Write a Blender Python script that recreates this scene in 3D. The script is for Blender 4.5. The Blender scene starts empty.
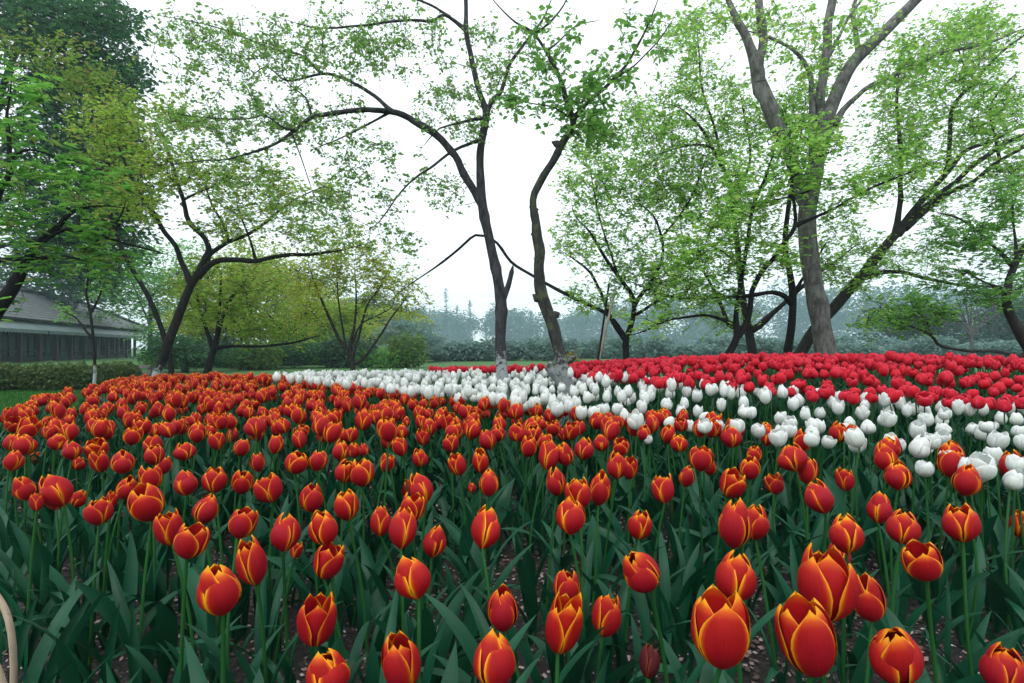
import bpy, math, random
import numpy as np
from mathutils import Matrix, Vector, Euler

R = math.radians
rng = np.random.default_rng(11)
random.seed(5)
S = bpy.context.scene
COL = S.collection

# ------------------------------------------------------------------ camera
F, CX, HY, CAMZ = 569.0, 512.0, 348.0, 0.85
cd = bpy.data.cameras.new('Camera')
cam = bpy.data.objects.new('Camera', cd)
COL.objects.link(cam)
cam.location = (0, 0, CAMZ)
cam.rotation_euler = (R(90), 0, 0)
cd.sensor_width = 36.0
cd.lens = F * 36.0 / 1024.0
cd.shift_y = (HY - 341.5) / 1024.0
cd.clip_start = 0.05
cd.clip_end = 2000
S.camera = cam

# ------------------------------------------------------------------ sky, sun, exposure
world = bpy.data.worlds.new('World')
S.world = world
world.use_nodes = True
nt = world.node_tree
nt.nodes.clear()
sky = nt.nodes.new('ShaderNodeTexSky')
sky.sky_type = 'NISHITA'
sky.sun_disc = False
sky.sun_elevation = R(55)
sky.sun_rotation = R(200)
sky.air_density = 1.0
sky.dust_density = 4.0
hs = nt.nodes.new('ShaderNodeHueSaturation')
hs.inputs['Saturation'].default_value = 0.22
nt.links.new(sky.outputs[0], hs.inputs['Color'])
# thin even cloud cover: the clear sky seen through a white overcast layer
mxw = nt.nodes.new('ShaderNodeMix')
mxw.data_type = 'RGBA'
mxw.inputs[0].default_value = 0.72
nt.links.new(hs.outputs[0], mxw.inputs[6])
mxw.inputs[7].default_value = (10.0, 10.9, 11.2, 1)
bg = nt.nodes.new('ShaderNodeBackground')
bg.inputs['Strength'].default_value = 0.125
nt.links.new(mxw.outputs[2], bg.inputs['Color'])
wo = nt.nodes.new('ShaderNodeOutputWorld')
nt.links.new(bg.outputs[0], wo.inputs['Surface'])

sl = bpy.data.lights.new('Sun', 'SUN')
sl.energy = 0.8
sl.angle = R(35)
sl.color = (1.0, 0.97, 0.93)
sun = bpy.data.objects.new('Sun', sl)
COL.objects.link(sun)
sun.rotation_euler = (R(35), 0, R(-20))     # from behind the camera, high

S.view_settings.view_transform = 'Standard'
S.view_settings.look = 'None'
S.view_settings.gamma = 1.0
S.view_settings.use_curve_mapping = False
S.view_settings.exposure = 0.45
S.cycles.max_bounces = 8
S.cycles.transparent_max_bounces = 8
S.cycles.volume_bounces = 2
S.cycles.use_denoising = True

# ------------------------------------------------------------------ helpers
def P(x, y, d):
    """Where a ray through the picture point lies at distance d along the view."""
    return np.array([(x - CX) / F * d, d, CAMZ + (HY - y) / F * d])

def smooth(x, a, b):
    t = np.clip((x - a) / (b - a), 0, 1)
    return t * t * (3 - 2 * t)

def drop(X, D):
    """How far the flower heads lie under eye level over the bed."""
    base = 0.37 - 0.06 * smooth(D, 1.8, 5.0) - 0.02 * smooth(D, 5, 7)
    return base - 0.20 * smooth(D, 2.3, 4.6) * smooth(X, -0.3, 2.0)

def ground_z(X, D):
    """The bed is a low mound that rises to the right."""
    X = np.asarray(X, float); D = np.asarray(D, float)
    z = CAMZ - drop(X, D) - 0.47
    edge = smooth(D, 10.0, 8.6) * smooth(X, 10.5, 9.0)
    return 0.006 + z * edge

class MB:
    """Collects vertices and faces; builds ONE mesh."""
    def __init__(self):
        self.v = []; self.f4 = []; self.f3 = []; self.m4 = []; self.m3 = []; self.u4 = []; self.u3 = []; self.n = 0
    def add(self, v, f, mat=0, uv=None):
        v = np.asarray(v, float).reshape(-1, 3); f = np.asarray(f, int)
        self.v.append(v)
        k = f.shape[1]
        (self.f4 if k == 4 else self.f3).append(f + self.n)
        (self.m4 if k == 4 else self.m3).append(np.full(len(f), mat, int))
        if uv is None: uvl = np.zeros((len(f) * k, 2))
        else: uvl = np.asarray(uv, float)[f.ravel()]
        (self.u4 if k == 4 else self.u3).append(uvl)
        self.n += len(v)
    def add_multi(self, other, M=None):
        """other MB through a 4x4 matrix."""
        V = np.concatenate(other.v)
        if M is not None: V = V @ M[:3, :3].T + M[:3, 3]
        o = self.n
        self.v.append(V)
        for a, b in ((self.f4, other.f4), (self.f3, other.f3)):
            a.extend([x + o for x in b])
        self.m4.extend(other.m4); self.m3.extend(other.m3); self.u4.extend(other.u4); self.u3.extend(other.u3)
        self.n += len(V)
    def box(self, c, s, rz=0.0, mat=0, rot=None):
        sx, sy, sz = [q / 2 for q in s]
        v = np.array([[a, b, e] for a in (-sx, sx) for b in (-sy, sy) for e in (-sz, sz)])
        if rot is None: rot = np.array(Matrix.Rotation(rz, 3, 'Z'))
        v = v @ np.array(rot).T + np.array(c)
        f = [[0, 1, 3, 2], [4, 6, 7, 5], [0, 4, 5, 1], [2, 3, 7, 6], [0, 2, 6, 4], [1, 5, 7, 3]]
        self.add(v, f, mat)
    def mesh(self, name, mats, smooth_shade=True):
        me = bpy.data.meshes.new(name)
        V = np.concatenate(self.v)
        f4 = np.concatenate(self.f4) if self.f4 else np.zeros((0, 4), int)
        f3 = np.concatenate(self.f3) if self.f3 else np.zeros((0, 3), int)
        me.vertices.add(len(V)); me.vertices.foreach_set('co', V.ravel())
        loops = np.concatenate([f4.ravel(), f3.ravel()])
        me.loops.add(len(loops)); me.loops.foreach_set('vertex_index', loops)
        nf = len(f4) + len(f3)
        me.polygons.add(nf)
        st = np.concatenate([np.arange(len(f4)) * 4, len(f4) * 4 + np.arange(len(f3)) * 3])
        me.polygons.foreach_set('loop_start', st)
        mi = np.concatenate([*self.m4, *self.m3])
        me.polygons.foreach_set('material_index', mi)
        me.polygons.foreach_set('use_smooth', np.full(nf, smooth_shade))
        uv = me.uv_layers.new(name='UVMap')
        U = np.concatenate([*self.u4, *self.u3])
        uv.data.foreach_set('uv', U.ravel())
        for m in (mats if isinstance(mats, (list, tuple)) else [mats]): me.materials.append(m)
        me.update(calc_edges=True)
        me.validate()
        return me
    def build(self, name, mats, parent=None, smooth_shade=True, loc=None):
        return link(name, self.mesh(name, mats, smooth_shade), parent, loc)

def link(name, me, parent=None, loc=None):
    o = bpy.data.objects.new(name, me)
    COL.objects.link(o)
    if parent: o.parent = parent
    if loc is not None: o.location = loc
    return o

def tag(o, label=None, cat=None, group=None, kind=None):
    if label: o['label'] = label
    if cat: o['category'] = cat
    if group: o['group'] = group
    if kind: o['kind'] = kind
    return o

def empty(name, loc, rz=0.0):
    o = bpy.data.objects.new(name, None)
    o.empty_display_size = 0.05
    COL.objects.link(o)
    o.location = loc
    o.rotation_euler = (0, 0, rz)
    return o

def spline(pts, step):
    """Catmull-Rom through pts (n,k), resampled about every step."""
    pts = np.asarray(pts, float)
    if len(pts) < 2: return pts
    p = np.vstack([2 * pts[0] - pts[1], pts, 2 * pts[-1] - pts[-2]])
    out = []
    for i in range(1, len(p) - 2):
        n = max(1, int(math.ceil(np.linalg.norm(p[i + 1][:3] - p[i][:3]) / step)))
        t = (np.arange(n) / n)[:, None]
        a, b, c, d = p[i - 1], p[i], p[i + 1], p[i + 2]
        out.append(0.5 * (2 * b + (c - a) * t + (2 * a - 5 * b + 4 * c - d) * t ** 2 + (3 * b - a - 3 * c + d) * t ** 3))
    out.append(pts[-1:])
    return np.vstack(out)

def tube(mb, pts, rad, sides=8, mat=0, lump=0.0, seed=0, cap=True):
    pts = np.asarray(pts, float); rad = np.asarray(rad, float)
    n = len(pts)
    T = np.gradient(pts, axis=0); T /= np.linalg.norm(T, axis=1, keepdims=True) + 1e-12
    ref = np.array([1.0, 0, 0]) if abs(T[0][0]) < 0.8 else np.array([0, 1.0, 0])
    N = np.zeros_like(pts)
    v = ref - T[0] * ref.dot(T[0])
    for i in range(n):
        v = v - T[i] * v.dot(T[i]); v /= np.linalg.norm(v) + 1e-12
        N[i] = v
    B = np.cross(T, N)
    a = np.arange(sides) / sides * 2 * math.pi
    ra = rad[:, None] * np.ones((1, sides))
    if lump:
        q = np.random.default_rng(seed)
        low = q.normal(0, 1, (n, sides))
        k = np.array([0.25, 0.5, 0.25])
        low = np.apply_along_axis(lambda c: np.convolve(np.pad(c, 1, 'edge'), k, 'valid'), 0, low)
        ra = ra * (1 + lump * low)
    V = pts[:, None, :] + ra[:, :, None] * (np.cos(a)[None, :, None] * N[:, None, :] + np.sin(a)[None, :, None] * B[:, None, :])
    V = V.reshape(-1, 3)
    i, j = np.meshgrid(np.arange(n - 1), np.arange(sides), indexing='ij')
    j2 = (j + 1) % sides
    f = np.stack([i * sides + j, i * sides + j2, (i + 1) * sides + j2, (i + 1) * sides + j], -1).reshape(-1, 4)
    uv = np.stack([np.tile(np.arange(sides) / sides, n), np.repeat(np.arange(n) / max(1, n - 1), sides)], -1)
    mb.add(V, f, mat, uv)
    if cap:
        V2 = np.vstack([V[-sides:], pts[-1:] + T[-1:] * rad[-1] * 0.35])
        mb.add(V2, [[q_, (q_ + 1) % sides, sides] for q_ in range(sides)], mat)

# ------------------------------------------------------------------ materials
def new_mat(name):
    m = bpy.data.materials.new(name)
    m.use_nodes = True
    t = m.node_tree
    b = t.nodes['Principled BSDF']
    return m, t, b

def N_(t, kind, **kw):
    n = t.nodes.new('ShaderNode' + kind)
    for k, v in kw.items(): setattr(n, k, v)
    return n

def ramp(t, fac, stops):
    n = t.nodes.new('ShaderNodeValToRGB')
    el = n.color_ramp.elements
    while len(el) > 1: el.remove(el[-1])
    el[0].position = stops[0][0]; el[0].color = (*stops[0][1], 1)
    for p, c in stops[1:]:
        e = el.new(p); e.color = (*c, 1)
    if fac is not None: t.links.new(fac, n.inputs[0])
    return n.outputs[0]

def math_(t, op, a, b=None, c=None):
    n = t.nodes.new('ShaderNodeMath'); n.operation = op
    for i, x in enumerate((a, b, c)):
        if x is None: continue
        if isinstance(x, (int, float)): n.inputs[i].default_value = x
        else: t.links.new(x, n.inputs[i])
    return n.outputs[0]

def noise(t, vec, scale, detail=3.0, rough=0.55):
    n = t.nodes.new('ShaderNodeTexNoise')
    n.inputs['Scale'].default_value = scale; n.inputs['Detail'].default_value = detail; n.inputs['Roughness'].default_value = rough
    if vec is not None: t.links.new(vec, n.inputs['Vector'])
    return n.outputs['Fac']

def mixc(t, fac, a, b, blend='MIX'):
    n = t.nodes.new('ShaderNodeMix'); n.data_type = 'RGBA'; n.blend_type = blend
    for i, x in ((0, fac), (6, a), (7, b)):
        if isinstance(x, (int, float)): n.inputs[i].default_value = x
        elif isinstance(x, tuple): n.inputs[i].default_value = (*x, 1)
        else: t.links.new(x, n.inputs[i])
    return n.outputs[2]

def bump(t, b, h, strength, dist=0.01):
    n = t.nodes.new('ShaderNodeBump'); n.inputs['Strength'].default_value = strength; n.inputs['Distance'].default_value = dist
    t.links.new(h, n.inputs['Height']); t.links.new(n.outputs[0], b.inputs['Normal'])
    return n.outputs[0]

def add_translucent(t, b, col, amount):
    out = t.nodes['Material Output']
    tr = t.nodes.new('ShaderNodeBsdfTranslucent')
    if isinstance(col, tuple): tr.inputs[0].default_value = (*col, 1)
    else: t.links.new(col, tr.inputs[0])
    mx = t.nodes.new('ShaderNodeMixShader'); mx.inputs[0].default_value = amount
    t.links.new(b.outputs[0], mx.inputs[1]); t.links.new(tr.outputs[0], mx.inputs[2])
    t.links.new(mx.outputs[0], out.inputs['Surface'])

def petal_mat(name, stops, stops_alt, margin_noise=0.34, rough=0.55, transl=0.2, spec=0.18):
    m, t, b = new_mat(name)
    uv = N_(t, 'UVMap').outputs[0]
    sp = N_(t, 'SeparateXYZ'); t.links.new(uv, sp.inputs[0])
    u, v = sp.outputs[0], sp.outputs[1]
    e = math_(t, 'SUBTRACT', 1.0, math_(t, 'ABSOLUTE', math_(t, 'MULTIPLY_ADD', u, 2.0, -1.0)))
    tip = math_(t, 'MULTIPLY', math_(t, 'SUBTRACT', 1.0, v), 1.5)
    mg = math_(t, 'MULTIPLY', math_(t, 'MINIMUM', math_(t, 'MULTIPLY', e, 1.3), tip), 1.3)
    mp = N_(t, 'Mapping'); t.links.new(uv, mp.inputs[0]); mp.inputs['Scale'].default_value = (26, 2.2, 1)
    st = noise(t, mp.outputs[0], 1.0, 4.0, 0.6)
    mg2 = math_(t, 'ADD', mg, math_(t, 'MULTIPLY', math_(t, 'SUBTRACT', st, 0.5), margin_noise))
    geo = N_(t, 'NewGeometry')
    big = noise(t, geo.outputs['Position'], 7.0, 1.0)
    mg3 = math_(t, 'ADD', mg2, math_(t, 'MULTIPLY', math_(t, 'SUBTRACT', big, 0.5), 0.25))
    c1 = ramp(t, mg3, stops)
    c2 = ramp(t, mg3, stops_alt)
    oi = N_(t, 'ObjectInfo')
    vary = math_(t, 'MULTIPLY', math_(t, 'ADD', oi.outputs['Random'], math_(t, 'MULTIPLY', big, 1.2)), 0.5)
    col = mixc(t, vary, c1, c2)
    # fine darker streaks that run from base to tip
    dk = ramp(t, st, [(0.3, (0.76, 0.72, 0.74)), (0.62, (1, 1, 1))])
    col = mixc(t, 0.8, col, dk, 'MULTIPLY')
    t.links.new(col, b.inputs['Base Color'])
    b.inputs['Roughness'].default_value = rough
    b.inputs['Specular IOR Level'].default_value = spec
    b.inputs['Sheen Weight'].default_value = 0.0
    bump(t, b, st, 0.5, 0.003)
    add_translucent(t, b, col, transl)
    return m

CRIM = (0.41, 0.006, 0.007)
M = {}
M['orange_petal'] = petal_mat('orange_petal',
    [(0.0, (0.95, 0.46, 0.015)), (0.12, (0.92, 0.34, 0.010)), (0.22, (0.76, 0.11, 0.005)), (0.44, (0.50, 0.015, 0.006)), (1.0, CRIM)],
    [(0.0, (0.93, 0.40, 0.012)), (0.09, (0.86, 0.24, 0.008)), (0.17, (0.62, 0.05, 0.008)), (0.36, (0.42, 0.009, 0.014)), (1.0, (0.33, 0.005, 0.020))])
M['white_petal'] = petal_mat('white_petal',
    [(0.0, (0.86, 0.88, 0.86)), (0.5, (0.82, 0.86, 0.82)), (1.0, (0.74, 0.80, 0.70))],
    [(0.0, (0.82, 0.85, 0.84)), (0.5, (0.78, 0.82, 0.80)), (1.0, (0.70, 0.76, 0.70))], transl=0.22)
M['red_petal'] = petal_mat('red_petal',
    [(0.0, (0.74, 0.022, 0.040)), (0.3, (0.66, 0.008, 0.018)), (1.0, (0.54, 0.004, 0.010))],
    [(0.0, (0.78, 0.08, 0.14)), (0.3, (0.68, 0.022, 0.055)), (1.0, (0.56, 0.008, 0.028))], transl=0.22)
M['wilted_petal'] = petal_mat('wilted_petal',
    [(0.0, (0.30, 0.08, 0.01)), (0.2, (0.11, 0.010, 0.012)), (1.0, (0.07, 0.006, 0.010))],
    [(0.0, (0.26, 0.06, 0.01)), (0.2, (0.09, 0.010, 0.012)), (1.0, (0.06, 0.006, 0.012))])

def leaf_blade_mat(name, a, b_, transl=0.12):
    m, t, b = new_mat(name)
    uv = N_(t, 'UVMap').outputs[0]
    mp = N_(t, 'Mapping'); t.links.new(uv, mp.inputs[0]); mp.inputs['Scale'].default_value = (34, 1.2, 1)
    st = noise(t, mp.outputs[0], 1.0, 3.0)
    geo = N_(t, 'NewGeometry')
    big = noise(t, geo.outputs['Position'], 9.0, 2.0)
    oi = N_(t, 'ObjectInfo')
    f = math_(t, 'MULTIPLY', math_(t, 'ADD', oi.outputs['Random'], math_(t, 'MULTIPLY_ADD', big, 2.0, -0.5)), 0.5)
    col = mixc(t, f, a, b_)
    dk = ramp(t, st, [(0.3, (0.70, 0.74, 0.72)), (0.65, (1, 1, 1))])
    col = mixc(t, 0.8, col, dk, 'MULTIPLY')
    t.links.new(col, b.inputs['Base Color'])
    b.inputs['Roughness'].default_value = 0.36
    b.inputs['Specular IOR Level'].default_value = 0.22
    bump(t, b, st, 0.3, 0.002)
    add_translucent(t, b, col, transl)
    return m
M['tulip_leaf'] = leaf_blade_mat('tulip_leaf', (0.004, 0.046, 0.021), (0.014, 0.108, 0.052))
M['stem'] = leaf_blade_mat('stem', (0.013, 0.078, 0.018), (0.026, 0.120, 0.026), 0.05)
M['grass'] = leaf_blade_mat('grass', (0.030, 0.135, 0.018), (0.045, 0.17, 0.022), 0.2)

def foliage_mat(name, cols, transl=0.58, rough=0.5):
    """Leaf colour varies from leaf to leaf: uv.x holds one number per leaf."""
    m, t, b = new_mat(name)
    uv = N_(t, 'UVMap').outputs[0]
    sp = N_(t, 'SeparateXYZ'); t.links.new(uv, sp.inputs[0])
    k = len(cols)
    col = ramp(t, sp.outputs[0], [(i / max(1, k - 1), c) for i, c in enumerate(cols)])
    t.links.new(col, b.inputs['Base Color'])
    b.inputs['Roughness'].default_value = rough
    b.inputs['Specular IOR Level'].default_value = 0.3
    add_translucent(t, b, mixc(t, 1.0, col, (1.5, 1.5, 1.3), 'MULTIPLY'), transl)
    return m
M['leaf_fresh'] = foliage_mat('leaf_fresh', [(0.11, 0.26, 0.055), (0.18, 0.37, 0.07), (0.28, 0.48, 0.11), (0.36, 0.44, 0.13)])
M['leaf_mid'] = foliage_mat('leaf_mid', [(0.08, 0.21, 0.055), (0.13, 0.30, 0.065), (0.22, 0.40, 0.10)])
M['leaf_cherry'] = foliage_mat('leaf_cherry', [(0.09, 0.22, 0.06), (0.14, 0.29, 0.07), (0.21, 0.36, 0.09), (0.24, 0.24, 0.12)])
M['leaf_olive'] = foliage_mat('leaf_olive', [(0.10, 0.19, 0.03), (0.17, 0.29, 0.040), (0.25, 0.36, 0.05), (0.29, 0.22, 0.10)])
M['leaf_maple'] = foliage_mat('leaf_maple', [(0.045, 0.16, 0.03), (0.08, 0.23, 0.04), (0.13, 0.31, 0.055), (0.20, 0.21, 0.08)])
M['leaf_dark'] = foliage_mat('leaf_dark', [(0.025, 0.085, 0.045), (0.045, 0.12, 0.055), (0.07, 0.17, 0.06)], 0.4)
M['leaf_yellow'] = foliage_mat('leaf_yellow', [(0.15, 0.25, 0.03), (0.24, 0.34, 0.040), (0.32, 0.37, 0.05), (0.36, 0.24, 0.08)])
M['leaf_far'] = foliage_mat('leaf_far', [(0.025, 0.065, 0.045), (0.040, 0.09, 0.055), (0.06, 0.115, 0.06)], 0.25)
M['leaf_hazed'] = foliage_mat('leaf_hazed', [(0.10, 0.17, 0.165), (0.14, 0.23, 0.21), (0.19, 0.29, 0.26)], 0.3)  # pale blue of distant haze is put into the leaf colour itself
M['leaf_bronze'] = foliage_mat('leaf_bronze', [(0.06, 0.13, 0.03), (0.11, 0.20, 0.035), (0.15, 0.24, 0.04), (0.20, 0.13, 0.07)])
M['leaf_olive2'] = foliage_mat('leaf_olive2', [(0.06, 0.13, 0.035), (0.10, 0.18, 0.04), (0.14, 0.22, 0.05)], 0.35)
M['leaf_hedge'] = foliage_mat('leaf_hedge', [(0.035, 0.085, 0.025), (0.06, 0.12, 0.03), (0.10, 0.15, 0.045), (0.16, 0.13, 0.07)], 0.25)
M['leaf_gold'] = foliage_mat('leaf_gold', [(0.30, 0.22, 0.02), (0.38, 0.20, 0.02), (0.20, 0.24, 0.03)], 0.35)

def bark_mat(name, dark, light, white_top=None, wash=(0.36, 0.40, 0.41), scale=30.0, patch=None):
    m, t, b = new_mat(name)
    tc = N_(t, 'TexCoord').outputs['Object']
    mp = N_(t, 'Mapping'); t.links.new(tc, mp.inputs[0]); mp.inputs['Scale'].default_value = (1, 1, 0.35)
    n1 = noise(t, mp.outputs[0], scale, 8.0, 0.74)
    col = ramp(t, n1, [(0.32, dark), (0.68, light)])
    if patch:
        n3 = noise(t, tc, scale * 0.5, 3.0)
        col = mixc(t, ramp(t, n3, [(0.50, (0, 0, 0)), (0.66, (0.55, 0.55, 0.55))]), col, patch)
    if white_top is not None:
        sp = N_(t, 'SeparateXYZ'); t.links.new(tc, sp.inputs[0])
        n2 = noise(t, tc, scale * 0.9, 4.0, 0.7)
        h = math_(t, 'ADD', math_(t, 'SUBTRACT', white_top, sp.outputs[2]), math_(t, 'MULTIPLY', math_(t, 'SUBTRACT', n2, 0.5), 0.75))
        col = mixc(t, ramp(t, h, [(0.0, (0, 0, 0)), (0.10, (0.85, 0.85, 0.85))]), col, wash)
    t.links.new(col, b.inputs['Base Color'])
    b.inputs['Roughness'].default_value = 0.9
    b.inputs['Specular IOR Level'].default_value = 0.12
    bump(t, b, n1, 0.9, 0.02)
    return m
M['bark_cherry'] = bark_mat('bark_cherry', (0.014, 0.014, 0.017), (0.085, 0.083, 0.092), 0.70, scale=26)
M['bark_knobbly'] = bark_mat('bark_knobbly', (0.012, 0.013, 0.013), (0.07, 0.072, 0.068), 0.66, (0.26, 0.29, 0.29), scale=26, patch=(0.10, 0.12, 0.05))
M['bark_grey'] = bark_mat('bark_grey', (0.050, 0.048, 0.048), (0.26, 0.255, 0.25), scale=16, patch=(0.05, 0.048, 0.047))
M['bark_dark'] = bark_mat('bark_dark', (0.006, 0.006, 0.007), (0.026, 0.024, 0.026), scale=22)
M['bark_brown'] = bark_mat('bark_brown', (0.014, 0.013, 0.013), (0.06, 0.056, 0.052), scale=20)
M['bark_wash'] = bark_mat('bark_wash', (0.007, 0.007, 0.007), (0.032, 0.030, 0.028), 0.52, (0.36, 0.42, 0.43), scale=20)
M['bark_far'] = bark_mat('bark_far', (0.05, 0.05, 0.05), (0.11, 0.11, 0.11), scale=5)

# ground: dark mulch with pale chips and blossom litter
m, t, b = new_mat('mulch')
tc = N_(t, 'TexCoord').outputs['Object']
n1 = noise(t, tc, 60, 6.0, 0.7)
vo = N_(t, 'TexVoronoi'); vo.inputs['Scale'].default_value = 75; t.links.new(tc, vo.inputs['Vector'])
vs = N_(t, 'SeparateXYZ'); t.links.new(vo.outputs['Color'], vs.inputs[0])
chip = ramp(t, vs.outputs[0], [(0.0, (0.006, 0.005, 0.004)), (0.5, (0.014, 0.011, 0.009)), (0.8, (0.035, 0.026, 0.022)), (0.97, (0.10, 0.075, 0.068))])
col = mixc(t, ramp(t, n1, [(0.35, (1, 1, 1)), (0.65, (0.2, 0.2, 0.2))]), chip, (0.012, 0.010, 0.009))
t.links.new(col, b.inputs['Base Color']); b.inputs['Roughness'].default_value = 0.9
bump(t, b, vo.outputs['Distance'], 0.8, 0.01)
M['mulch'] = m
m, t, b = new_mat('litter')
uv = N_(t, 'UVMap').outputs[0]
sp = N_(t, 'SeparateXYZ'); t.links.new(uv, sp.inputs[0])
t.links.new(ramp(t, sp.outputs[0], [(0, (0.04, 0.028, 0.022)), (0.5, (0.12, 0.08, 0.065)), (0.8, (0.32, 0.23, 0.22)), (1, (0.50, 0.40, 0.43))]), b.inputs['Base Color'])
b.inputs['Roughness'].default_value = 0.8
M['litter'] = m
m, t, b = new_mat('lawn')
tc = N_(t, 'TexCoord').outputs['Object']
n1 = noise(t, tc, 9, 6.0, 0.7); n2 = noise(t, tc, 0.35, 3.0)
col = mixc(t, n2, ramp(t, n1, [(0.3, (0.016, 0.075, 0.012)), (0.7, (0.040, 0.14, 0.018))]), ramp(t, n1, [(0.3, (0.026, 0.08, 0.014)), (0.7, (0.06, 0.15, 0.025))]))
t.links.new(col, b.inputs['Base Color']); b.inputs['Roughness'].default_value = 0.9
bump(t, b, n1, 0.6, 0.03)
M['lawn'] = m

def plain_mat(name, a, c, scale=8.0, rough=0.7, metallic=0.0, stretch=(1, 1, 1)):
    m, t, b = new_mat(name)
    tc = N_(t, 'TexCoord').outputs['Object']
    mp = N_(t, 'Mapping'); t.links.new(tc, mp.inputs[0]); mp.inputs['Scale'].default_value = stretch
    n1 = noise(t, mp.outputs[0], scale, 5.0, 0.6)
    t.links.new(ramp(t, n1, [(0.3, a), (0.7, c)]), b.inputs['Base Color'])
    b.inputs['Roughness'].default_value = rough; b.inputs['Metallic'].default_value = metallic
    bump(t, b, n1, 0.3, 0.01)
    return m
M['bamboo'] = plain_mat('bamboo', (0.30, 0.22, 0.15), (0.50, 0.40, 0.30), 40, 0.5, stretch=(1, 1, 0.15))
M['post_wood'] = plain_mat('post_wood', (0.045, 0.016, 0.012), (0.10, 0.036, 0.024), 6, 0.6)
M['dark_wood'] = plain_mat('dark_wood', (0.010, 0.010, 0.010), (0.025, 0.022, 0.020), 5, 0.6)
M['awning'] = plain_mat('awning', (0.05, 0.085, 0.085), (0.10, 0.14, 0.135), 2.0, 0.6)
M['pillar'] = plain_mat('pillar', (0.20, 0.27, 0.29), (0.28, 0.35, 0.37), 2.0, 0.6)
M['rail_wood'] = plain_mat('rail_wood', (0.10, 0.09, 0.08), (0.20, 0.18, 0.16), 9, 0.8)
M['pale_pole'] = plain_mat('pale_pole', (0.20, 0.17, 0.13), (0.34, 0.30, 0.25), 12, 0.7)
m, t, b = new_mat('window_glass')
b.inputs['Base Color'].default_value = (0.012, 0.018, 0.018, 1); b.inputs['Roughness'].default_value = 0.25; b.inputs['Specular IOR Level'].default_value = 0.15
M['glass'] = m
m, t, b = new_mat('roof_tile')
tc = N_(t, 'TexCoord').outputs['Object']
uv = N_(t, 'UVMap').outputs[0]
br = N_(t, 'TexBrick'); t.links.new(uv, br.inputs['Vector'])
br.inputs['Color1'].default_value = (0.085, 0.095, 0.11, 1); br.inputs['Color2'].default_value = (0.16, 0.17, 0.195, 1); br.inputs['Mortar'].default_value = (0.015, 0.015, 0.018, 1)
br.inputs['Scale'].default_value = 1.0; br.inputs['Mortar Size'].default_value = 0.07; br.inputs['Brick Width'].default_value = 0.55; br.inputs['Row Height'].default_value = 0.42
n1 = noise(t, tc, 1.3, 4.0)
t.links.new(mixc(t, n1, br.outputs[0], mixc(t, 0.5, br.outputs[0], (0.06, 0.075, 0.06)), 'MIX'), b.inputs['Base Color'])
b.inputs['Roughness'].default_value = 0.75
bump(t, b, br.outputs['Fac'], -0.8, 0.05)
M['roof_tile'] = m

# ------------------------------------------------------------------ ground
mb = MB()
g = np.array([-700, -300, -100, -40, -15, 0, 15, 40, 100, 300, 700], float)
V = np.array([[x, y + 100, 0] for x in g for y in g])
n = len(g)
mb.add(V, [[i * n + j, (i + 1) * n + j, (i + 1) * n + j + 1, i * n + j + 1] for i in range(n - 1) for j in range(n - 1)])
tag(mb.build('lawn', M['lawn']), kind='structure')

def left_edge(D):        # the bed's edge towards the lawn on the left
    return -D * (0.99 - 0.24 * smooth(D, 4.3, 5.6)) - 0.5 * smooth(D, 1.5, 0.5)
ny, nx = 80, 120
mb = MB()
rows = []
for Y in np.linspace(0.05, 9.8, ny):
    xs = np.linspace(min(left_edge(Y), -1.3), 10.0, nx)
    rows.append(np.stack([xs, np.full(nx, Y), ground_z(xs, Y) + rng.normal(0, 0.0035, nx)], -1))
V = np.concatenate(rows)
mb.add(V, [[i * nx + j, i * nx + j + 1, (i + 1) * nx + j + 1, (i + 1) * nx + j] for i in range(ny - 1) for j in range(nx - 1)])
tag(mb.build('bed_soil', M['mulch']), kind='structure')

# ------------------------------------------------------------------ tulips: shapes
def interp(v, ks): return np.interp(v, [k[0] for k in ks], [k[1] for k in ks])

def petal_grid(phi, prof, width, Rm, H, q, cols, rows_, zoff=0.0, bulge=0.16, tiltout=0.0, twist=0.0, rmul=1.0):
    u = np.array(cols); v = np.array(rows_)
    vs = np.linspace(0, 1, 33)
    r = interp(v, prof) * Rm * rmul + tiltout * Rm * v ** 2
    w = interp(v, width) * Rm
    z = H * (v ** 0.92) * (1 + zoff)
    U, _ = np.meshgrid(u, v)
    rr = r[:, None] * (1 - bulge * U ** 2) + 0.0
    ang = phi + np.clip(U * (w / np.maximum(r, 0.25 * Rm))[:, None], -1.35, 1.35) + twist * v[:, None]
    wave = 1 + 0.03 * np.sin(U * 5 + q * 9) * v[:, None]
    X = rr * wave * np.cos(ang); Y = rr * wave * np.sin(ang)
    Z = z[:, None] - 0.05 * H * (U ** 2) * v[:, None] ** 3
    V = np.stack([X, Y, Z], -1).reshape(-1, 3)
    nu, nv = len(u), len(v)
    i, j = np.meshgrid(np.arange(nv - 1), np.arange(nu - 1), indexing='ij')
    f = np.stack([i * nu + j, i * nu + j + 1, (i + 1) * nu + j + 1, (i + 1) * nu + j], -1).reshape(-1, 4)
    uv = np.stack([(U * 0.5 + 0.5), np.repeat(v[:, None], nu, 1)], -1).reshape(-1, 2)
    return V, f, uv

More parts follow.
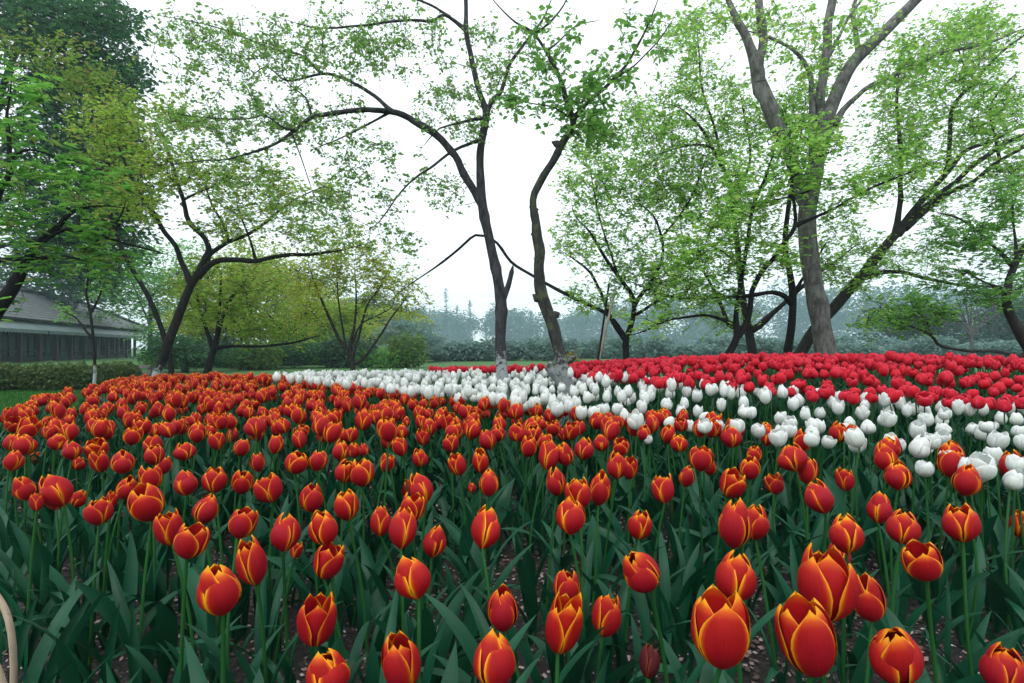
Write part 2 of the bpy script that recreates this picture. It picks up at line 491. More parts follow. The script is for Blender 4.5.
PROF = {
    'closed': [(0, .10), (.06, .42), (.16, .72), (.30, .94), (.45, 1.0), (.62, .95), (.78, .78), (.90, .54), (1, .24)],
    'half':   [(0, .10), (.06, .42), (.16, .72), (.30, .93), (.45, 1.0), (.62, .99), (.78, .88), (.90, .72), (1, .52)],
    'cup':    [(0, .12), (.06, .52), (.16, .82), (.30, .98), (.45, 1.0), (.62, .96), (.78, .84), (.90, .66), (1, .38)],
    'open':   [(0, .12), (.06, .46), (.16, .74), (.30, .93), (.45, 1.0), (.62, 1.02), (.78, .97), (.90, .88), (1, .72)],
}
WID_P = [(0, .22), (.10, .56), (.25, .90), (.45, 1.02), (.60, .95), (.74, .76), (.86, .48), (.95, .22), (1, .03)]
WID_R = [(0, .25), (.10, .60), (.25, .92), (.50, 1.04), (.70, .98), (.84, .80), (.93, .52), (.98, .28), (1, .06)]

def bloom_mb(kind, seed, lod=0, W=0.075, H=0.085):
    q = np.random.default_rng(seed)
    if kind == 'orange':
        x_ = q.random(); prof = PROF['closed'] if x_ < .52 else PROF['half'] if x_ < .88 else PROF['open']; wid = WID_P
    elif kind == 'white': prof = PROF['cup'] if q.random() < .6 else PROF['open']; wid = WID_R
    else: prof = PROF['cup'] if q.random() < .55 else PROF['open']; wid = WID_R
    cols = ([-1, -.86, -.62, -.3, 0, .3, .62, .86, 1], [-1, -.7, 0, .7, 1])[lod]
    rows_ = ([0, .05, .11, .2, .32, .45, .58, .7, .8, .88, .94, .98, 1], [0, .08, .25, .5, .75, .93, 1])[lod]
    mb = MB()
    ph0 = q.random() * 6.28
    for ring in (0, 1):
        for k in range(3):
            phi = ph0 + ring * math.pi / 3 + k * 2.0944 + q.normal(0, .08)
            V, f, uv = petal_grid(phi, prof, wid, W / 2, H, q.random(), cols, rows_,
                                  zoff=q.normal(0.0, .05) + (.06 if ring == 0 else -.05),
                                  bulge=.02 + q.random() * .07, tiltout=q.normal(0.03, .07) + (q.uniform(.1, .3) if q.random() < .17 and ring else 0),
                                  twist=q.normal(0, .08), rmul=.84 if ring == 0 else 1.0)
            mb.add(V, f, 0, uv)
    return mb

def stem_mb(seed, sides=7, r=0.0037, mat=0):
    """Unit-height stem, returns mesh builder, tip offset, tip tilt."""
    q = np.random.default_rng(seed)
    bx, by = q.normal(0, .030, 2)
    cx, cy = q.normal(0, .012, 2)
    tt = np.linspace(0, 1, 9 if sides > 4 else 5)
    pts = np.stack([bx * tt ** 2 + cx * np.sin(tt * 3.14), by * tt ** 2 + cy * np.sin(tt * 3.14), tt], -1)
    mb = MB()
    tube(mb, pts, r * (1.15 - .25 * tt), sides, mat)
    return mb, (bx, by), (2 * bx - cx * 3.14, 2 * by - cy * 3.14)

def leaf_mb(seed, lod=0, mat=0):
    q = np.random.default_rng(seed)
    L = q.uniform(.22, .36); wmax = q.uniform(.009, .024)
    bend = q.uniform(.2, 1.1) if q.random() < .7 else q.uniform(1.1, 2.3)
    start = q.uniform(.03, .24)
    twist = q.normal(0, .5)
    n = 15 if lod == 0 else 7
    s = np.linspace(0, 1, n)
    ang = start + bend * s ** 1.8
    dx = np.sin(ang); dz = np.cos(ang)
    x = np.concatenate([[0], np.cumsum((dx[1:] + dx[:-1]) / 2)]) / (n - 1) * L + .006
    z = np.concatenate([[0], np.cumsum((dz[1:] + dz[:-1]) / 2)]) / (n - 1) * L
    side = q.normal(0, .05) * s ** 2
    w = wmax * np.interp(s, [0, .1, .3, .5, .7, .85, .95, 1], [.42, .55, .88, 1, .88, .55, .22, .0])
    cols = np.array([-1, -.55, 0, .55, 1]) if lod == 0 else np.array([-1, 0, 1])
    fold = np.interp(s, [0, .3, 1], [1.15, .55, .22])
    V = np.zeros((n, len(cols), 3)); uv = np.zeros((n, len(cols), 2))
    ph = q.random() * 6
    for i in range(n):
        tan = np.array([dx[i], 0, dz[i]]); nor = np.array([-dz[i], 0, dx[i]]); bi = np.array([0, 1.0, 0])
        a = twist * s[i]
        b2 = bi * math.cos(a) + nor * math.sin(a); n2 = nor * math.cos(a) - bi * math.sin(a)
        for j, c in enumerate(cols):
            wav = .10 * w[i] * math.sin(s[i] * 11 + ph + c) * abs(c)
            V[i, j] = np.array([x[i], side[i], z[i]]) + b2 * c * w[i] * math.cos(fold[i] * abs(c) * .8) + n2 * (abs(c) * w[i] * math.sin(fold[i]) * .8 + wav)
            uv[i, j] = (c * .5 + .5, s[i])
    m_ = len(cols)
    f = [[i * m_ + j, i * m_ + j + 1, (i + 1) * m_ + j + 1, (i + 1) * m_ + j] for i in range(n - 1) for j in range(m_ - 1)]
    mb = MB(); mb.add(V.reshape(-1, 3), f, mat, uv.reshape(-1, 2))
    return mb

NB = 20
BLOOM = {k: [bloom_mb(k, 100 + i * 7 + ord(k[0])) for i in range(NB)] for k in ('orange', 'white', 'red')}
BLOOM_ME = {k: [mb.mesh('bloom', M[k + '_petal']) for mb in BLOOM[k]] for k in BLOOM}
WILT_ME = BLOOM['orange'][3].mesh('bloom', M['wilted_petal'])
BLOOM1 = {k: [bloom_mb(k, 100 + i * 7 + ord(k[0]), 1, .075, {'orange': .079, 'white': .071, 'red': .068}[k]) for i in range(NB)] for k in ('orange', 'white', 'red')}
STEM = [stem_mb(300 + i) for i in range(10)]
STEM_ME = [s[0].mesh('stem', M['stem']) for s in STEM]
STEM1 = [stem_mb(300 + i, 3, .0042, 1) for i in range(10)]
LEAF_ME = [leaf_mb(500 + i).mesh('leaf', M['tulip_leaf']) for i in range(16)]
LEAF1 = [leaf_mb(500 + i, 1, 2) for i in range(16)]

def mat4(loc, rot, sc):
    return np.array(Matrix.LocRotScale(Vector(loc), rot, Vector(sc)))

SINK = 0.012
def tulip(color, X, Y, h, W, Hb, label, group, seed, nleaf=3, wilted=False, tilt=None, center=True, lscale=1.0):
    """One tulip with stem, bloom and leaves as parts. X, Y is where the bloom is."""
    q = np.random.default_rng(seed)
    si = int(q.integers(len(STEM)))
    rz = q.random() * 6.283
    (bx, by), tl = STEM[si][1], STEM[si][2]
    c, s = math.cos(rz), math.sin(rz)
    ox, oy = (c * bx - s * by), (s * bx + c * by)
    gx, gy = X - ox, Y - oy
    gz = float(ground_z(gx, gy))
    root = empty(color + '_tulip', (gx, gy, gz), rz)
    tag(root, label, 'tulip', group)
    o = link('stem', STEM_ME[si], root, (0, 0, -SINK)); o.scale = (1, 1, h + SINK)
    me = WILT_ME if wilted else BLOOM_ME[color][int(q.integers(NB))]
    o = link('bloom', me, root, (bx, by, h - .004))
    tx, ty = (tilt if tilt is not None else (tl[0] * 2.2 + q.normal(0, .11), tl[1] * 2.2 + q.normal(0, .11)))
    o.rotation_euler = (-ty, tx, q.random() * 6.283)
    if tilt is not None:      # given as a world tilt to the right / away
        wx = c * tilt[0] + s * tilt[1]; wy = -s * tilt[0] + c * tilt[1]
        o.rotation_euler = (-wy, wx, q.random() * 6.283)
    sq = q.uniform(.93, 1.07)
    o.scale = (W / .075 * sq, W / .075 / sq, Hb / .085)
    a0 = q.random() * 6.28
    for k in range(nleaf):
        lf = link('leaf', LEAF_ME[int(q.integers(len(LEAF_ME)))], root, (0, 0, -.008 + (.05 * q.random() if k == 2 else 0)))
        lf.rotation_euler = (q.normal(0, .08), q.normal(0, .08), a0 + k * 2.2 + q.normal(0, .4))
        sc = q.uniform(.85, 1.25) * lscale * (1 if k < 2 else .8)
        lf.scale = (sc, sc * q.uniform(.85, 1.25), sc)
    return root

def whole_mb(color, seed):
    """A tulip seen too small to show its parts: one mesh, unit placement at its own height."""
    q = np.random.default_rng(seed)
    si = int(q.integers(len(STEM1))); h = .44
    mb = MB()
    smb, (bx, by), tl = STEM1[si]
    mb.add_multi(smb, mat4((0, 0, -SINK), Euler((0, 0, 0)), (1, 1, h + SINK)))
    mb.add_multi(BLOOM1[color][int(q.integers(NB))], mat4((bx, by, h - .004), Euler((-tl[1] + q.normal(0, .1), tl[0] + q.normal(0, .1), q.random() * 6.28)), (1, 1, 1)))
    a0 = q.random() * 6.28
    for k in range(3):
        sc = q.uniform(.85, 1.25)
        mb.add_multi(LEAF1[int(q.integers(16))], mat4((0, 0, -.008), Euler((q.normal(0, .08), q.normal(0, .08), a0 + 2.1 * k)), (sc, sc, sc)))
    return mb, (bx, by)
WHOLE = {k: [whole_mb(k, 900 + i) for i in range(14)] for k in ('orange', 'white', 'red')}
WHOLE_ME = {k: [w[0].mesh(k + '_tulip', [M[k + '_petal'], M['stem'], M['tulip_leaf']]) for w in WHOLE[k]] for k in WHOLE}

# ------------------------------------------------------------------ tulips: the near ones, each where it stands in the bed
# picture x, y of the bloom's middle, its width and height there, what singles it out
NEAR = [
 (721,629,60,72,'large orange red tulip showing two broad front petals, largest bloom of the front row'),
 (813,636,60,74,'large orange red tulip with one broad front petal, below the tall cluster on the right'),
 (826,585,62,68,'big half-open orange red tulip, tallest in the tight cluster at front right'),
 (872,596,38,46,'orange red tulip pressed against the right side of the big half-open tulip'),
 (898,648,60,57,'large orange red tulip leaning left, low in the front right cluster'),
 (1002,668,52,44,'orange red tulip cut by the bottom right corner of the view'),
 (926,559,43,37,'squat crimson tulip with a yellow seam, alone above the front right cluster'),
 (963,523,43,35,'broad crimson tulip with a wide orange edge, near the right side of the bed'),
 (901,525,38,33,'squat crimson tulip between the small bud and the broad crimson tulip on the right'),
 (847,533,36,37,'orange red tulip just above the tall cluster at front right'),
 (838,557,25,30,'small orange red tulip peeking out behind the big half-open tulip'),
 (878,508,27,28,'small dark red tulip leaning right beside the squat crimson tulip'),
 (826,496,33,32,'orange red tulip with ragged yellow tips, above the front right cluster'),
 (1018,523,24,26,'orange tulip cut by the right edge of the view at mid height'),
 (732,575,43,48,'upright orange red tulip standing directly above the largest front bloom'),
 (733,524,36,45,'orange red tulip in the touching pair right of the middle, left one of the pair'),
 (755,521,28,34,'orange red tulip in the touching pair right of the middle, right one of the pair'),
 (650,565,38,45,'single plump orange red tulip standing free between the middle and the right'),
 (603,614,31,41,'slim orange red tulip with pointed tips, right of the two stacked front tulips'),
 (558,623,37,55,'tall orange red tulip with a short front petal, lower of two stacked front tulips'),
 (566,586,28,33,'small orange red tulip, upper of two stacked front tulips near the middle'),
 (503,608,32,43,'narrow orange red tulip above the open bottom tulip near the middle'),
 (494,662,44,50,'open orange red tulip with spread pointed petals at the bottom edge, near the middle'),
 (405,660,40,55,'tall orange red tulip at the bottom edge, left of the open one'),
 (333,672,42,45,'orange red tulip at the bottom edge with a single upright pointed petal'),
 (315,617,38,52,'tapering orange red tulip with a pointed top, alone at lower left'),
 (223,587,46,51,'large round orange red tulip, lowest of the left side cluster'),
 (257,560,33,46,'crimson tulip close behind the large round one at lower left'),
 (283,532,31,36,'orange red tulip above the crimson one at lower left'),
 (323,559,31,35,'crimson tulip with a yellow forked seam, lower of two at left of middle'),
 (328,526,31,34,'crimson tulip with a yellow forked seam, upper of two at left of middle'),
 (348,504,26,30,'orange red tulip just above right of the two forked seam tulips'),
 (311,497,24,28,'smooth egg-shaped red tulip above the forked seam pair'),
 (419,575,38,42,'orange red tulip with three parted petals, standing free left of the middle'),
 (401,528,30,38,'smooth egg-shaped crimson tulip in front of an orange one, left of the middle'),
 (410,507,26,28,'orange tulip half hidden behind the egg-shaped crimson tulip'),
 (380,521,22,28,'small orange red tulip at the left of the egg-shaped crimson tulip'),
 (432,541,26,30,'small orange red tulip above the three-parted one, left of the middle'),
 (482,527,31,40,'egg-shaped orange red tulip standing alone just left of the middle'),
 (570,516,29,34,'pointed orange red tulip standing alone just right of the middle'),
 (637,523,25,29,'small orange red tulip above left of the single plump one'),
 (187,540,37,33,'broad crimson tulip with a yellow stripe, front of the left pair'),
 (172,526,31,34,'orange red tulip close behind the broad striped tulip on the left'),
 (200,508,28,29,'orange red tulip above the broad striped pair on the left'),
 (238,522,30,29,'orange red tulip with ragged tips, right of the striped pair on the left'),
 (152,501,38,36,'large orange red tulip with crowded petals at upper left of the striped pair'),
 (99,511,29,25,'squat red tulip standing low at the left with dark leaves below'),
 (111,498,13,16,'small red bud peeking out behind the squat red tulip on the left'),
 (64,488,36,33,'large crimson tulip leaning right, head of the leftmost near cluster'),
 (56,497,24,24,'crimson tulip tucked under the large leaning one at the left'),
 (75,497,20,18,'pinkish red tulip tucked behind the large leaning one at the left'),
 (37,501,15,17,'small orange red bud at the left side of the leaning cluster'),
 (29,487,25,24,'orange red tulip with a yellow forked seam near the left edge'),
 (124,487,22,22,'red tulip between the leaning cluster and the crowded petal tulip at left'),
 (647,661,22,30,'wilted dark maroon tulip hanging low among the leaves near the bottom edge'),
 (294,549,13,16,'small dark tulip half hidden below an orange red one at lower left'),
 (964,480,32,29,'orange red tulip with yellow edges, in front of the white tulips near the right edge'),
 (898,475,30,28,'smooth red tulip with a yellow rim, front of a stack of three on the right'),
 (888,458,26,26,'orange red tulip in the middle of a stack of three on the right'),
 (890,447,27,22,'orange red tulip at the back of a stack of three on the right'),
 (1015,465,28,28,'orange red tulip half out of view on the right beside white tulips'),
]
MIDDLE = [  # mid-distance tulips: x, y, width, height
 (950,463,30,27),(953,453,28,24),(846,479,20,22),(777,483,20,20),(807,470,23,25),(796,457,31,26),(799,440,20,19),(838,432,20,19),(854,434,16,19),(766,436,14,18),
 (727,481,26,28),(685,476,17,20),(665,489,23,26),(700,458,24,24),(709,466,14,16),(680,442,17,18),(667,434,16,18),(731,437,22,20),(711,421,18,18),(717,430,12,13),
 (617,465,20,26),(629,467,17,22),(579,493,25,30),(598,488,22,32),(557,481,20,27),(546,455,21,27),(544,441,16,18),(527,446,17,20),(568,453,18,23),(583,448,19,22),
 (602,442,16,17),(621,446,17,17),(618,422,13,14),(629,421,14,15),(750,467,22,23),(754,454,16,16),(651,416,13,14),(667,416,15,15),(681,417,12,14),(539,422,15,16),
 (555,427,16,15),(581,427,13,14),(595,420,16,17),(426,487,25,30),(409,487,14,20),(489,482,20,27),(481,460,18,24),(461,463,19,22),(421,456,16,19),(385,462,16,18),
 (363,472,24,27),(343,468,22,24),(316,460,20,20),(294,461,24,23),(259,462,16,18),(339,450,18,20),(355,449,14,16),(365,449,9,12),(274,444,16,18),(301,439,15,18),
 (322,435,13,14),(351,434,14,15),(344,435,12,13),(386,439,15,17),(403,446,15,18),(402,432,13,15),(424,436,14,17),(450,442,16,19),(490,439,18,20),(498,432,16,17),
 (472,487,8,10),(256,432,16,17),(279,428,14,16),(261,422,12,13),(361,423,10,12),(378,416,14,16),(321,415,18,15),(396,413,14,16),(390,423,9,11),(406,421,8,10),
 (423,422,12,15),(440,421,13,15),(454,423,16,16),(467,425,10,12),(11,460,23,20),(25,444,26,21),(10,441,20,18),(32,457,13,12),(29,425,20,15),(55,441,20,17),
 (72,450,22,18),(76,463,16,13),(123,461,26,23),(102,460,20,22),(98,446,26,20),(131,436,20,17),(155,454,22,20),(163,465,18,17),(156,444,20,18),(185,451,23,17),
 (152,477,23,24),(187,482,25,25),(215,479,25,25),(241,480,22,25),(273,487,28,27),(218,440,17,18),(230,435,12,15),(213,430,14,14),(240,447,17,17),(258,432,15,17),
 (175,426,17,15),(154,430,14,14),(107,428,18,15),(60,426,20,18),(48,432,16,14),(15,423,20,15),
]
occupied = []
def place(x, y, w, h, wmin=.060, wmax=.084):
    """Distance at which the bloom fits the bed's flower level and a tulip's real size."""
    w = w * math.cos(math.atan((x - CX) / F)) ** .9      # a wide lens stretches round things towards the sides
    d = 1.0
    for _ in range(30): d = drop((x - CX) / F * d, d) * F / (y - HY)
    d = min(max(d, wmin * F / w), wmax * F / w)
    p = P(x, y, d)
    return p, d, w * d / F, h * d / F

TILT = {0: (-.05, .0), 1: (-.16, .05), 2: (.02, 0), 3: (.2, 0), 4: (-.32, .1), 5: (.1, 0), 48: (.45, .1), 21: (.0, 0), 7: (.0, .1)}
GO = 'orange red tulips with yellow edges'
for i, (x, y, w, h, lab) in enumerate(NEAR):
    wl = 'wilted' in lab
    p, d, W, Hb = place(x, y, w, h, .03 if w < 20 or wl else .060, .086)
    gz = float(ground_z(p[0], p[1]))
    Hb = max(Hb, W * .85)
    hs_ = p[2] - Hb * .5 - gz
    tulip('orange', p[0], p[1], hs_, W * .98, Hb * 1.0, lab, GO, 4000 + i, nleaf=3, wilted=wl, tilt=TILT.get(i))
    occupied.append((p[0], p[1]))
def zone(x):
    return 'left third of the bed' if x < 341 else ('middle of the bed' if x < 683 else 'right third of the bed')
for i, (x, y, w, h) in enumerate(MIDDLE):
    p, d, W, Hb = place(x, y, w, h, .03 if w < 11 else .058, .084)
    gz = float(ground_z(p[0], p[1]))
    Hb = max(Hb, W * .85)
    lab = 'mid-distance orange red tulip, one of many alike, ' + zone(x)
    tulip('orange', p[0], p[1], p[2] - Hb * .5 - gz, W, Hb, lab, 'mid-distance orange red tulips, ' + zone(x), 5000 + i, nleaf=3)
    occupied.append((p[0], p[1]))

# ------------------------------------------------------------------ tulips: the rest of the planting
def inside(poly, x, y):
    c = False; n = len(poly)
    for i in range(n):
        x1, y1 = poly[i]; x2, y2 = poly[(i + 1) % n]
        if (y1 > y) != (y2 > y) and x < (x2 - x1) * (y - y1) / (y2 - y1) + x1: c = not c
    return c
ORANGE = [(-90,425),(-20,418),(15,408),(28,398),(70,391),(74,404),(70,424),(84,424),(84,398),(88,388),(130,378),(200,375),(275,377),(330,384),(400,391),(460,399),(520,405),(580,411),(640,414),(700,420),(770,428),(700,432),(-90,432)]
WHITE = [(268,378),(300,374),(420,372),(520,370),(560,371),(590,375),(640,379),(700,384),(760,389),(830,394),(900,400),(960,404),(1024,407),(1062,410),(1062,500),(1024,484),(960,468),(900,452),(830,442),(760,438),(700,429),(640,422),(560,411),(480,400),(400,391),(330,384)]
RED = [(430,369.5),(500,368),(560,367),(575,364),(640,360),(760,356),(900,356),(1024,360),(1062,360),(1062,414),(1024,407),(960,404),(900,400),(830,395),(760,390),(700,385),(640,382),(590,377),(560,370.5),(430,371)]

def scatter(poly, dmax, mind, tries, lift, q, clump=0.0):
    """Random positions in the bed, no two closer than mind; returns (X, Y, bloom height level)."""
    pts = []; cell = {}
    def key(X, Y): return (int(X // mind), int(Y // mind))
    for X, Y in occupied: cell.setdefault(key(X, Y), []).append((X, Y))
    for _ in range(tries):
        Y = math.sqrt(q.uniform(0.5 ** 2, dmax ** 2)); X = q.uniform(-1.0, 1.05) * Y
        z = CAMZ - float(drop(X, Y)) + lift + q.normal(0, .028)
        x = CX + X / Y * F; y = HY - (z - CAMZ) / Y * F
        if not inside(poly, x, y): continue
        k = key(X, Y)
        ok = True
        for a in (-1, 0, 1):
            for b_ in (-1, 0, 1):
                for (u, v) in cell.get((k[0] + a, k[1] + b_), ()):
                    if (u - X) ** 2 + (v - Y) ** 2 < mind * mind: ok = False
        if not ok: continue
        cell.setdefault(k, []).append((X, Y)); pts.append((X, Y, z, x, y))
    return pts
q = np.random.default_rng(77)
PTS = {
    'orange': scatter(ORANGE, 7.0, .115, 60000, 0.0, q),
    'white': scatter(WHITE, 8.0, .106, 60000, 0.0, q),
    'red': scatter(RED, 8.0, .102, 90000, 0.0, q),
}
# a few strays in a neighbour's patch
WSIZE = {'orange': (.068, .078), 'white': (.058, .059), 'red': (.065, .062)}
PARTS = {'orange': 40, 'white': 70, 'red': 60}
LAB = {
 'orange': ('small far orange red tulip among many alike at the back of the orange patch', 'far orange red tulips'),
 'white': ('white cup-shaped tulip in the far white band, one of many alike', 'far white tulips'),
 'red': ('far red tulip in the crowded back band, one of many alike', 'far red tulips'),
}
WN = {'white': ('white cup-shaped tulip in the front rows of the white band near the right edge', 'white tulips nearest the orange patch'),
      'red': ('open rosy red tulip in the front rows of the red band', 'red tulips nearest the white band'),
      'orange': ('orange red tulip with yellow edges, one of the nearest in the crowded back patch', 'orange red tulips at the front of the back patch')}
WHITE_NEAR = [  # white tulips that stand out at the right
 (985,461,20,18,'white tulip with a round cup, left of the half out of view orange tulip'),
 (1010,478,24,20,'white tulip low at the right edge, below the other white ones'),
 (968,466,20,19,'white tulip directly behind the stacked orange pair on the right'),
 (925,468,20,16,'white tulip with spread pointed petals, left of the stacked orange pair'),
 (587,0,0,0,''),
]
near_white = [w for w in WHITE_NEAR if w[2]]
for i, (x, y, w, h, lab) in enumerate(near_white + [(649,438,9,10,'single small white tulip standing among the orange ones near the middle')]):
    p, d, W, Hb = place(x, y, w, h, .05 if w > 12 else .03, .085)
    gz = float(ground_z(p[0], p[1]))
    tulip('white', p[0], p[1], p[2] - Hb * .5 - gz, W, max(Hb, W * .85), lab, 'white tulips', 6000 + i)
    occupied.append((p[0], p[1]))
LIMIT = {'orange': 300 - len(NEAR) - len(MIDDLE), 'white': 300 - 5, 'red': 300}
stuff_counts = {}
for color, pts in PTS.items():
    pts = sorted(pts, key=lambda a: a[1])
    rest = MB(); nrest = 0
    for i, (X, Y, z, x, y) in enumerate(pts):
        Wd, Hd = WSIZE[color]
        s = float(np.clip(q.normal(1, .10), .72, 1.25))
        W, Hb = Wd * s, Hd * s * float(np.clip(q.normal(1, .08), .8, 1.2))
        gz = float(ground_z(X, Y))
        h = z - Hb * .5 - gz
        if i < PARTS[color]:
            lab, gr = WN[color]
            tulip(color, X, Y, h, W, Hb, lab, gr, 7000 + i, nleaf=3)
        else:
            k = int(q.integers(14)); mbw, (bx, by) = WHOLE[color][k]
            rz = q.random() * 6.283; c_, s_ = math.cos(rz), math.sin(rz)
            zs = h / .44
            sx = s * Wd / .075
            ox, oy = (c_ * bx - s_ * by) * sx, (s_ * bx + c_ * by) * sx
            loc = (X - ox, Y - oy, gz); sc = (sx, sx, zs)
            if i < LIMIT[color]:
                lab, gr = LAB[color]
                o = link(color + '_tulip', WHOLE_ME[color][k]); o.location = loc; o.rotation_euler = (0, 0, rz); o.scale = sc
                tag(o, lab, 'tulip', gr)
            else:
                rest.add_multi(mbw, mat4(loc, Euler((0, 0, rz)), sc)); nrest += 1
    if nrest:
        tag(rest.build(color + '_tulip_mass', [M[color + '_petal'], M['stem'], M['tulip_leaf']]), kind='stuff')
    stuff_counts[color] = (len(pts), nrest)
print('tulips', stuff_counts, 'near', len(NEAR), 'middle', len(MIDDLE))

# leaves of the planting without a flower in view, too many to count
fol = MB(); q = np.random.default_rng(9)
LEAF0 = [leaf_mb(500 + i, 0, 0) for i in range(16)]
LEAF1b = [leaf_mb(500 + i, 1, 0) for i in range(16)]
for _ in range(5200):
    Y = math.sqrt(q.uniform(.62 ** 2, 5.5 ** 2)); X = q.uniform(-.98, 1.0) * Y
    if X < left_edge(Y) + .15: continue
    # bare gaps of mulch in the front
    if Y < 3 and math.sin(X * 5.3 + 1.0) * math.sin(Y * 4.1 + X) > .35 and q.random() < .8: continue
    sc = q.uniform(.7, 1.2)
    if Y < 2.2 and q.random() < .15: continue
    src = LEAF0 if Y < 2.5 else LEAF1b
    if Y >= 2.5 and q.random() < .35: continue
    fol.add_multi(src[int(q.integers(16))], mat4((X, Y, float(ground_z(X, Y)) - .008), Euler((q.normal(0, .12), q.normal(0, .12), q.random() * 6.28)), (sc, sc * q.uniform(.8, 1.3), sc)))
tag(fol.build('tulip_foliage', M['tulip_leaf']), kind='stuff')

# fallen petals and chips on the mulch
lit = MB(); n = 34000
Y = np.sqrt(rng.uniform(1.0, 4.6 ** 2, n)); X = rng.uniform(-1, 1, n) * Y
sz = rng.uniform(.003, .011, n); a = rng.uniform(0, 6.28, n)
Z = ground_z(X, Y) + .006 + rng.uniform(0, .006, n)
ux = np.stack([np.cos(a), np.sin(a), rng.normal(0, .25, n)], -1) * sz[:, None]
uy = np.stack([-np.sin(a), np.cos(a), rng.normal(0, .25, n)], -1) * (sz * rng.uniform(.4, .9, n))[:, None]
c0 = np.stack([X, Y, Z], -1)
V = np.stack([c0 - ux, c0 + uy, c0 + ux, c0 - uy], 1).reshape(-1, 3)
lit.add(V, np.arange(n * 4).reshape(-1, 4), 0, np.repeat(np.stack([rng.random(n) ** .9, rng.random(n)], -1), 4, 0))
tag(lit.build('fallen_petal_litter', M['litter'], smooth_shade=False), kind='stuff')

# short grass on the lawn at the left
gr = MB(); n = 42000
Y = np.sqrt(rng.uniform(3.6 ** 2, 13.5 ** 2, n)); X = -rng.uniform(.62, .97, n) * Y
keep = np.array([x < left_edge(y) - .02 for x, y in zip(X, Y)]) | (Y > 7.0)
X, Y = X[keep], Y[keep]; n = len(X)
a = rng.uniform(0, 6.28, n); hh = rng.uniform(.03, .075, n); ww = .004 + .0004 * Y
base = np.stack([X, Y, np.zeros(n)], -1)
sd = np.stack([np.cos(a), np.sin(a), np.zeros(n)], -1) * ww[:, None]
tipv = base + np.stack([rng.normal(0, .02, n), rng.normal(0, .02, n), hh], -1)
V = np.stack([base - sd, base + sd, tipv], 1).reshape(-1, 3)
gr.add(V, np.arange(n * 3).reshape(-1, 3), 0, np.tile([[0., 0], [1, 0], [.5, 1]], (n, 1)))
tag(gr.build('grass', M['grass']), kind='stuff')

# ------------------------------------------------------------------ trees
def leaf_kites(mb, pos, size, q, flat=0.5, lobes=1, mat=0, hang=0.0, fine=False):
    """Leaf-shaped folded faces at pos (n,3); size (n,)."""
    n = len(pos)
    if n == 0: return
    a = q.uniform(0, 2 * math.pi, n)
    nz = np.stack([q.normal(0, 1 - flat, n), q.normal(0, 1 - flat, n), np.full(n, .35 + flat)], -1)
    nz /= np.linalg.norm(nz, axis=1, keepdims=True)
    rnd = np.clip(q.beta(2, 2, n), 0.01, .99)
    for l in range(lobes):
        b_ = a + (l - (lobes - 1) / 2) * .75
        d = np.stack([np.cos(b_), np.sin(b_), np.full(n, -hang) + q.normal(0, .15, n)], -1)
        d -= nz * (d * nz).sum(1, keepdims=True) * .8
        d /= np.linalg.norm(d, axis=1, keepdims=True)
        s = np.cross(nz, d)
        L = size * (1.0 if l == (lobes - 1) / 2 or lobes == 1 else .78)
        w = L * (.30 if lobes == 1 else .19)
        if fine:
            cu = q.normal(0, .12, n)
            def at(a_, s_): return pos + d * (L * a_)[:, None] + s * (w * s_)[:, None] + nz * (w * abs(s_) * .5 - L * (cu + .10) * a_ * a_ if True else 0)[:, None]
            one = np.ones(n)
            V = np.stack([pos, at(.22 * one, .72), at(.58 * one, .9), at(1.0 * one, 0.0), at(.58 * one, -.9), at(.22 * one, -.72)], 1).reshape(-1, 3)
            bi = (np.arange(n) * 6)[:, None, None]
            mb.add(V, (bi + np.array([[0, 1, 2, 3], [0, 3, 4, 5]])[None]).reshape(-1, 4), mat, np.repeat(np.stack([rnd, rnd], -1), 6, 0))
            continue
        p0 = pos
        p1 = pos + d * (L * .45)[:, None] + s * w[:, None] + nz * (w * .45)[:, None]
        p2 = pos + d * L[:, None] - nz * (L * .12)[:, None]
        p3 = pos + d * (L * .45)[:, None] - s * w[:, None] + nz * (w * .45)[:, None]
        V = np.stack([p0, p1, p2, p3], 1).reshape(-1, 3)
        uv = np.repeat(np.stack([rnd, rnd], -1), 4, 0)
        mb.add(V, np.arange(n * 4).reshape(-1, 4), mat, uv)

